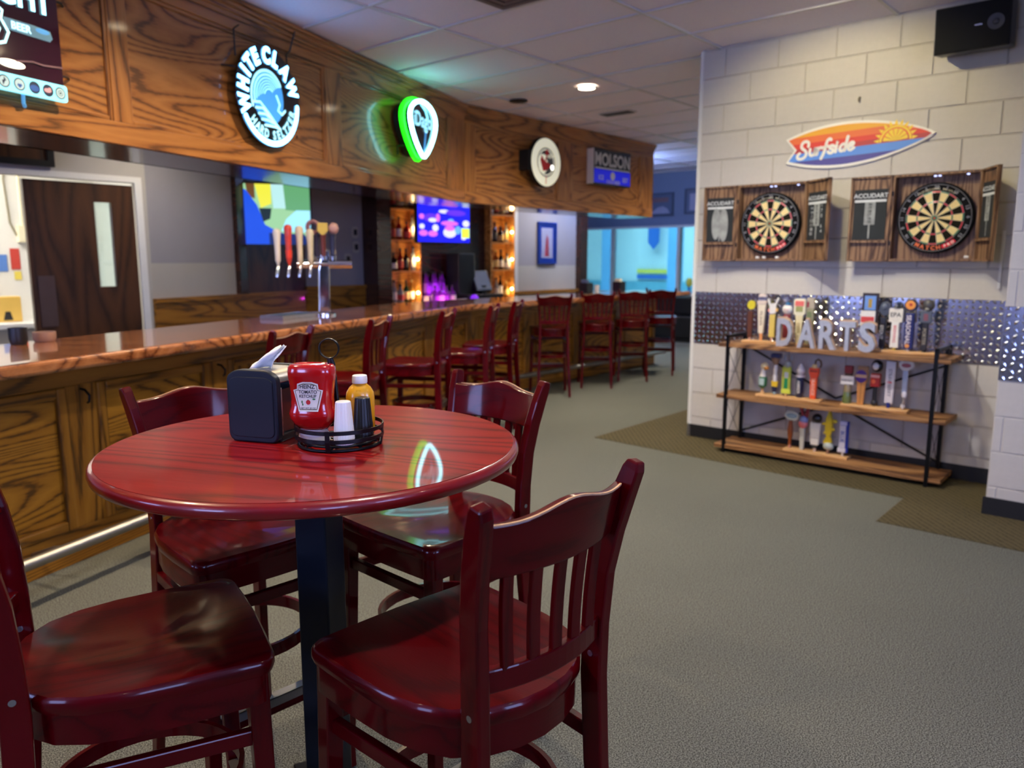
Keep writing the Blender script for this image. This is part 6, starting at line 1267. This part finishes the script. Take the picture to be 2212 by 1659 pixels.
yo = thing('window_ornament', 'small yellow and blue ornament on the far window sill', 'ornament', (*F(6.96, 12.96), 0.84), ROT_W)
G().lathe([(0.05, 0), (0.06, 0.02), (0.02, 0.04), (0.02, 0.12)], 12).build('stand', 'rink_blue', yo); G().ball((0, 0, 0.20), 0.08, s=(0.8, 0.5, 1.1)).build('yellow_head', 'rink_yellow', yo, smooth=60)

# ------------------------------------------------------------------ tap tower and things on the bar
tw = thing('tap_tower', 'chrome T-shaped beer tap tower on the bar', 'tap tower', PA(5.08, 3.46, ZB - 0.003), math.radians(12))
G().lathe([(0.075, 0), (0.075, 0.012), (0.055, 0.02)], 28).build('base_flange', 'chrome', tw, smooth=40)
G().prism([(-0.055, 0.015), (0.035, 0.015), (0.045, 0.50), (-0.015, 0.50), (-0.045, 0.35)], -0.03, 0.03).build('column', 'chrome', tw, bevel=0.012, seg=3)
G().cyl((-0.20, 0, 0.39), (0.21, 0, 0.39), 0.032, seg=20).build('cross_tube', 'chrome', tw, smooth=40)
HS = [(-0.37, (222, 216, 200), 0.30), (-0.28, (206, 60, 40), 0.33), (-0.19, (212, 196, 160), 0.32), (-0.105, (206, 194, 160), 0.30)]
for i, (x, c, hgt) in enumerate(HS):
    h_ = thing('beer_tap', 'beer tap of the tower with a %s handle' % ['white', 'red', 'tan', 'pale cream'][i], 'beer tap', (0, 0, 0), 0, 'taps of the beer tower')
    h_.location = tw.matrix_basis @ Vector((x, -0.02 * i, 0.385)) if False else (Matrix.Translation(tw.location) @ Matrix.Rotation(tw.rotation_euler.z, 4, 'Z')) @ Vector((x * 0.9, -0.045, 0.345)); h_.rotation_euler = (0, 0, tw.rotation_euler.z)
    G().tube([(0, 0.03, 0.03), (0, -0.02, 0.03), (-0.004, -0.03, 0.0), (-0.012, -0.032, -0.05)], 0.012, 10).build('faucet', 'chrome', h_, smooth=50)
    G().lathe([(0.008, 0.035), (0.014, 0.06), (0.020, 0.07), (0.020, 0.12), (0.024, hgt - 0.08), (0.030, hgt - 0.02), (0.024, hgt), (0.010, hgt + 0.008)], 14, (0, -0.02, 0)).build('handle', hm(c), h_, smooth=50)
    if i == 1: G().lathe([(0.0225, 0.09), (0.0245, 0.15)], 14, (0, -0.02, 0), cap=False).build('handle_band', hm((226, 60, 30)), h_)
for i, (x, c, top_c) in enumerate(((0.0, (100, 44, 36), (196, 170, 70)), (0.07, (40, 44, 70), (170, 130, 120)), (-0.05, (50, 44, 66), (140, 90, 90)))):
    h_ = thing('beer_tap', 'beer tap over the column with a %s handle' % ['brown handle and gold shield', 'navy handle and pink knob', 'dark handle and round wreath'][i], 'beer tap', (0, 0, 0), 0, 'taps of the beer tower')
    h_.location = (Matrix.Translation(tw.location) @ Matrix.Rotation(tw.rotation_euler.z, 4, 'Z')) @ Vector((x, -0.03 + 0.02 * i, 0.42)); h_.rotation_euler = (0, 0, tw.rotation_euler.z)
    G().lathe([(0.016, 0.03), (0.020, 0.05), (0.020, 0.17), (0.026, 0.19)], 14).build('handle', hm(c), h_, smooth=50)
    G().lathe([(0.020, 0.0), (0.022, 0.03)], 14).build('ferrule', 'chrome', h_, smooth=50)
    if i == 0: G().prism([(0, 0.18), (0.04, 0.22), (0.036, 0.28), (-0.036, 0.28), (-0.04, 0.22)], -0.012, 0.012).build('shield', hm(top_c), h_)
    elif i == 1: G().ball((0.01, 0, 0.24), 0.04, s=(1, 0.7, 1.1)).build('knob', hm(top_c), h_, smooth=60)
    else: G().tube([(-0.02 + 0.042 * math.cos(2 * PI * k / 20), 0, 0.25 + 0.042 * math.sin(2 * PI * k / 20)) for k in range(20)], 0.016, 8, closed=True).build('wreath', hm(top_c), h_, smooth=60)
dtq = thing('drip_tray', 'shallow steel drip tray on the bar beside the tap tower', 'tray', PA(4.77, 3.56, ZB - 0.003), ROT_A)
for a, b, c, d in ((-0.22, 0.22, -0.10, -0.092), (-0.22, 0.22, 0.092, 0.10), (-0.22, -0.212, -0.092, 0.092), (0.212, 0.22, -0.092, 0.092)): G().box(a, b, c, d, 0, 0.028).build('rim', 'steel', dtq)
G().box(-0.212, 0.212, -0.092, 0.092, 0, 0.006).build('pan', 'steel', dtq)
g = G()
for k in range(14): G().box(-0.20 + k * 0.03, -0.186 + k * 0.03, -0.092, 0.092, 0.020, 0.024).build('grate_bar', 'steel', dtq)
def cup(loc, r, h, mat, label, handle_=False):
    t = thing('cup', label, 'cup', loc, 0)
    G().lathe([(r * 0.85, 0), (r, h * 0.3), (r, h), (r * 0.9, h), (r * 0.88, h * 0.12), (0.001, h * 0.1)], 20, cap=False).build('cup_wall', mat, t, smooth=40)
    G().lathe([(r * 0.84, 0.0), (r * 0.84, 0.004)], 20).build('cup_base', mat, t)
    if handle_: G().tube([(r, 0, h * 0.75), (r * 1.6, 0, h * 0.7), (r * 1.6, 0, h * 0.35), (r, 0, h * 0.25)], r * 0.12, 8).build('handle', mat, t, smooth=50)
    return t
cup(PA(2.74, 3.70, ZB - 0.003), 0.042, 0.085, 'black_plastic', 'round black cup at the left end of the bar')
cup(PA(2.90, 3.72, ZB - 0.003), 0.055, 0.05, plain('bowl_tan', (150, 116, 96), 0.5) and 'bowl_tan', 'low tan bowl beside the black cup on the bar')
cup(PB(8.35, 5.82, ZB - 0.003), 0.032, 0.10, 'white_plastic', 'white cup standing on the far arm of the bar')
for i, (nn, ss) in enumerate(((8.20, 5.88), (9.0, 5.90))):
    t = thing('bar_caddy', 'dark napkin and straw caddy on the far arm of the bar, %s of the two' % ['left', 'right'][i], 'caddy', PB(nn, ss, ZB - 0.003), ROT_B, 'caddies on the far bar')
    for a, b, c, d in ((-0.07, 0.07, -0.06, -0.055), (-0.07, 0.07, 0.055, 0.06), (-0.07, -0.065, -0.055, 0.055), (0.065, 0.07, -0.055, 0.055)): G().box(a, b, c, d, 0, 0.13).build('side', 'black_plastic', t)
    G().box(-0.065, 0.065, -0.055, 0.055, 0, 0.01).build('floor_plate', 'black_plastic', t); G().box(-0.05, 0.0, -0.045, 0.045, 0.01, 0.17).build('napkins', 'cream' if i else 'print_slate', t)

# ------------------------------------------------------------------ kitchen things seen through the doorway
kc = thing('kitchen_counter', 'white kitchen counter through the doorway', 'counter', PB(0, 0), ROT_B)
G().box(1.2, 3.2, 8.1, 8.595, 0.82, 0.87).build('counter_slab', 'white_plastic', kc, bevel=0.006); G().box(1.25, 3.15, 8.15, 8.595, 0.0, 0.82).build('cabinet_body', 'grey_wall_light', kc)
yb = thing('yellow_crate', 'yellow picture crate standing on the kitchen counter', 'crate', PB(2.36, 8.4, 0.87), ROT_B); G().box(-0.14, 0.10, -0.06, 0.06, 0, 0.24).build('crate_body', plain('crate_yellow', (216, 176, 84), 0.6) and 'crate_yellow', yb, bevel=0.01); G().prism([(-0.06, 0.02), (0.02, 0.02), (0.0, 0.10), (-0.04, 0.10)], -0.062, -0.0605).build('silhouette', 'label_black', yb)
for i, (nn, z, cl, wd, ht) in enumerate(((2.40, 1.42, (90, 130, 200), 0.10, 0.16), (2.52, 1.46, (196, 70, 60), 0.08, 0.20), (2.30, 1.36, (170, 190, 206), 0.14, 0.12), (2.53, 1.30, (226, 206, 90), 0.06, 0.08))):
    tag(G().box(-wd / 2, wd / 2, -0.004, 0, -ht / 2, ht / 2).build('wall_notice', hm(cl), loc=PB(nn, 8.597, z), rot=ROT_B), '%s paper notice on the kitchen wall' % ['blue', 'red', 'pale', 'small yellow'][i], 'notice', 'notices on the kitchen wall')
eb = thing('switch_box', 'beige electrical box with a conduit on the kitchen wall', 'switch box', PB(2.60, 8.597, 1.70), ROT_B); G().box(-0.05, 0.05, -0.06, 0, -0.08, 0.08).build('box_body', 'cream', eb, bevel=0.004); G().tube([(0, -0.03, 0.08), (0, -0.03, 1.3)], 0.012, 8).build('conduit', 'cream', eb); G().tube([(-0.05, -0.02, -0.02), (-0.10, -0.02, 0.1), (-0.12, -0.02, 0.5), (-0.05, -0.02, 1.2)], 0.008, 8).build('cable', 'ink_gold', eb)
mf = thing('menu_board', 'black framed board above the kitchen doorway, at the left edge', 'frame', PB(1.2, 7.08, 2.195), ROT_B)
G().box(0, 1.22, -0.03, 0, 0, 0.05).build('frame_bar', 'black_plastic', mf); G().box(1.17, 1.22, -0.03, 0, 0.05, 0.6).build('frame_bar', 'black_plastic', mf); G().box(0, 0.05, -0.03, 0, 0.05, 0.6).build('frame_bar', 'black_plastic', mf); G().box(0, 1.22, -0.03, 0, 0.6, 0.65).build('frame_bar', 'black_plastic', mf); G().box(0.05, 1.17, -0.01, 0, 0.05, 0.6).build('board', 'walnut_door', mf)

# ------------------------------------------------------------------ ceiling fittings
def recessed(x, y, lit, label, r=0.075):
    t = thing('recessed_light', label, 'ceiling light', (x, y, CEIL - 0.012), ROT_W)
    G().lathe([(r, 0.012), (r + 0.022, 0.008), (r + 0.024, 0.0), (r, -0.002)], 28, cap=False).build('trim_ring', 'grid_white' if lit else 'black_metal', t, smooth=40)
    G().lathe([(r, 0.0), (r, 0.006)], 28).build('lens', glow('lamp_lens', (255, 238, 200), 22.0) if lit else 'black_plastic', t)
    return t
px, py = F(4.41, 6.11); recessed(px, py, True, 'glowing recessed ceiling light beyond the bar corner')
recessed(0.065, 8.116, False, 'dark round ceiling fitting left of the glowing light', 0.07)
vt = thing('ceiling_vent', 'slim ceiling air vent right of the glowing light', 'vent', (1.15, 8.75, CEIL - 0.012), ROT_W)
G().box(-0.20, 0.20, -0.08, 0.08, 0.002, 0.010).build('vent_frame', 'grid_white', vt)
for k in range(5): G().box(-0.18, 0.18, -0.068 + k * 0.03, -0.056 + k * 0.03, -0.006, 0.002).build('louvre', 'sign_grey', vt)
vt = thing('ceiling_vent', 'square ceiling air diffuser at the top edge of the picture', 'vent', (*F(3.18, 3.60), CEIL - 0.014), ROT_W)
for k in range(4): e = 0.29 - k * 0.065; [G().box(a, b, c, d, -0.006 - 0.004 * k, 0.008).build('diffuser_ring', plain('diffuser_grey', (96, 84, 84), 0.5) and 'diffuser_grey', vt) for a, b, c, d in ((-e, e, -e, -e + 0.04), (-e, e, e - 0.04, e), (-e, -e + 0.04, -e + 0.04, e - 0.04), (e - 0.04, e, -e + 0.04, e - 0.04))]
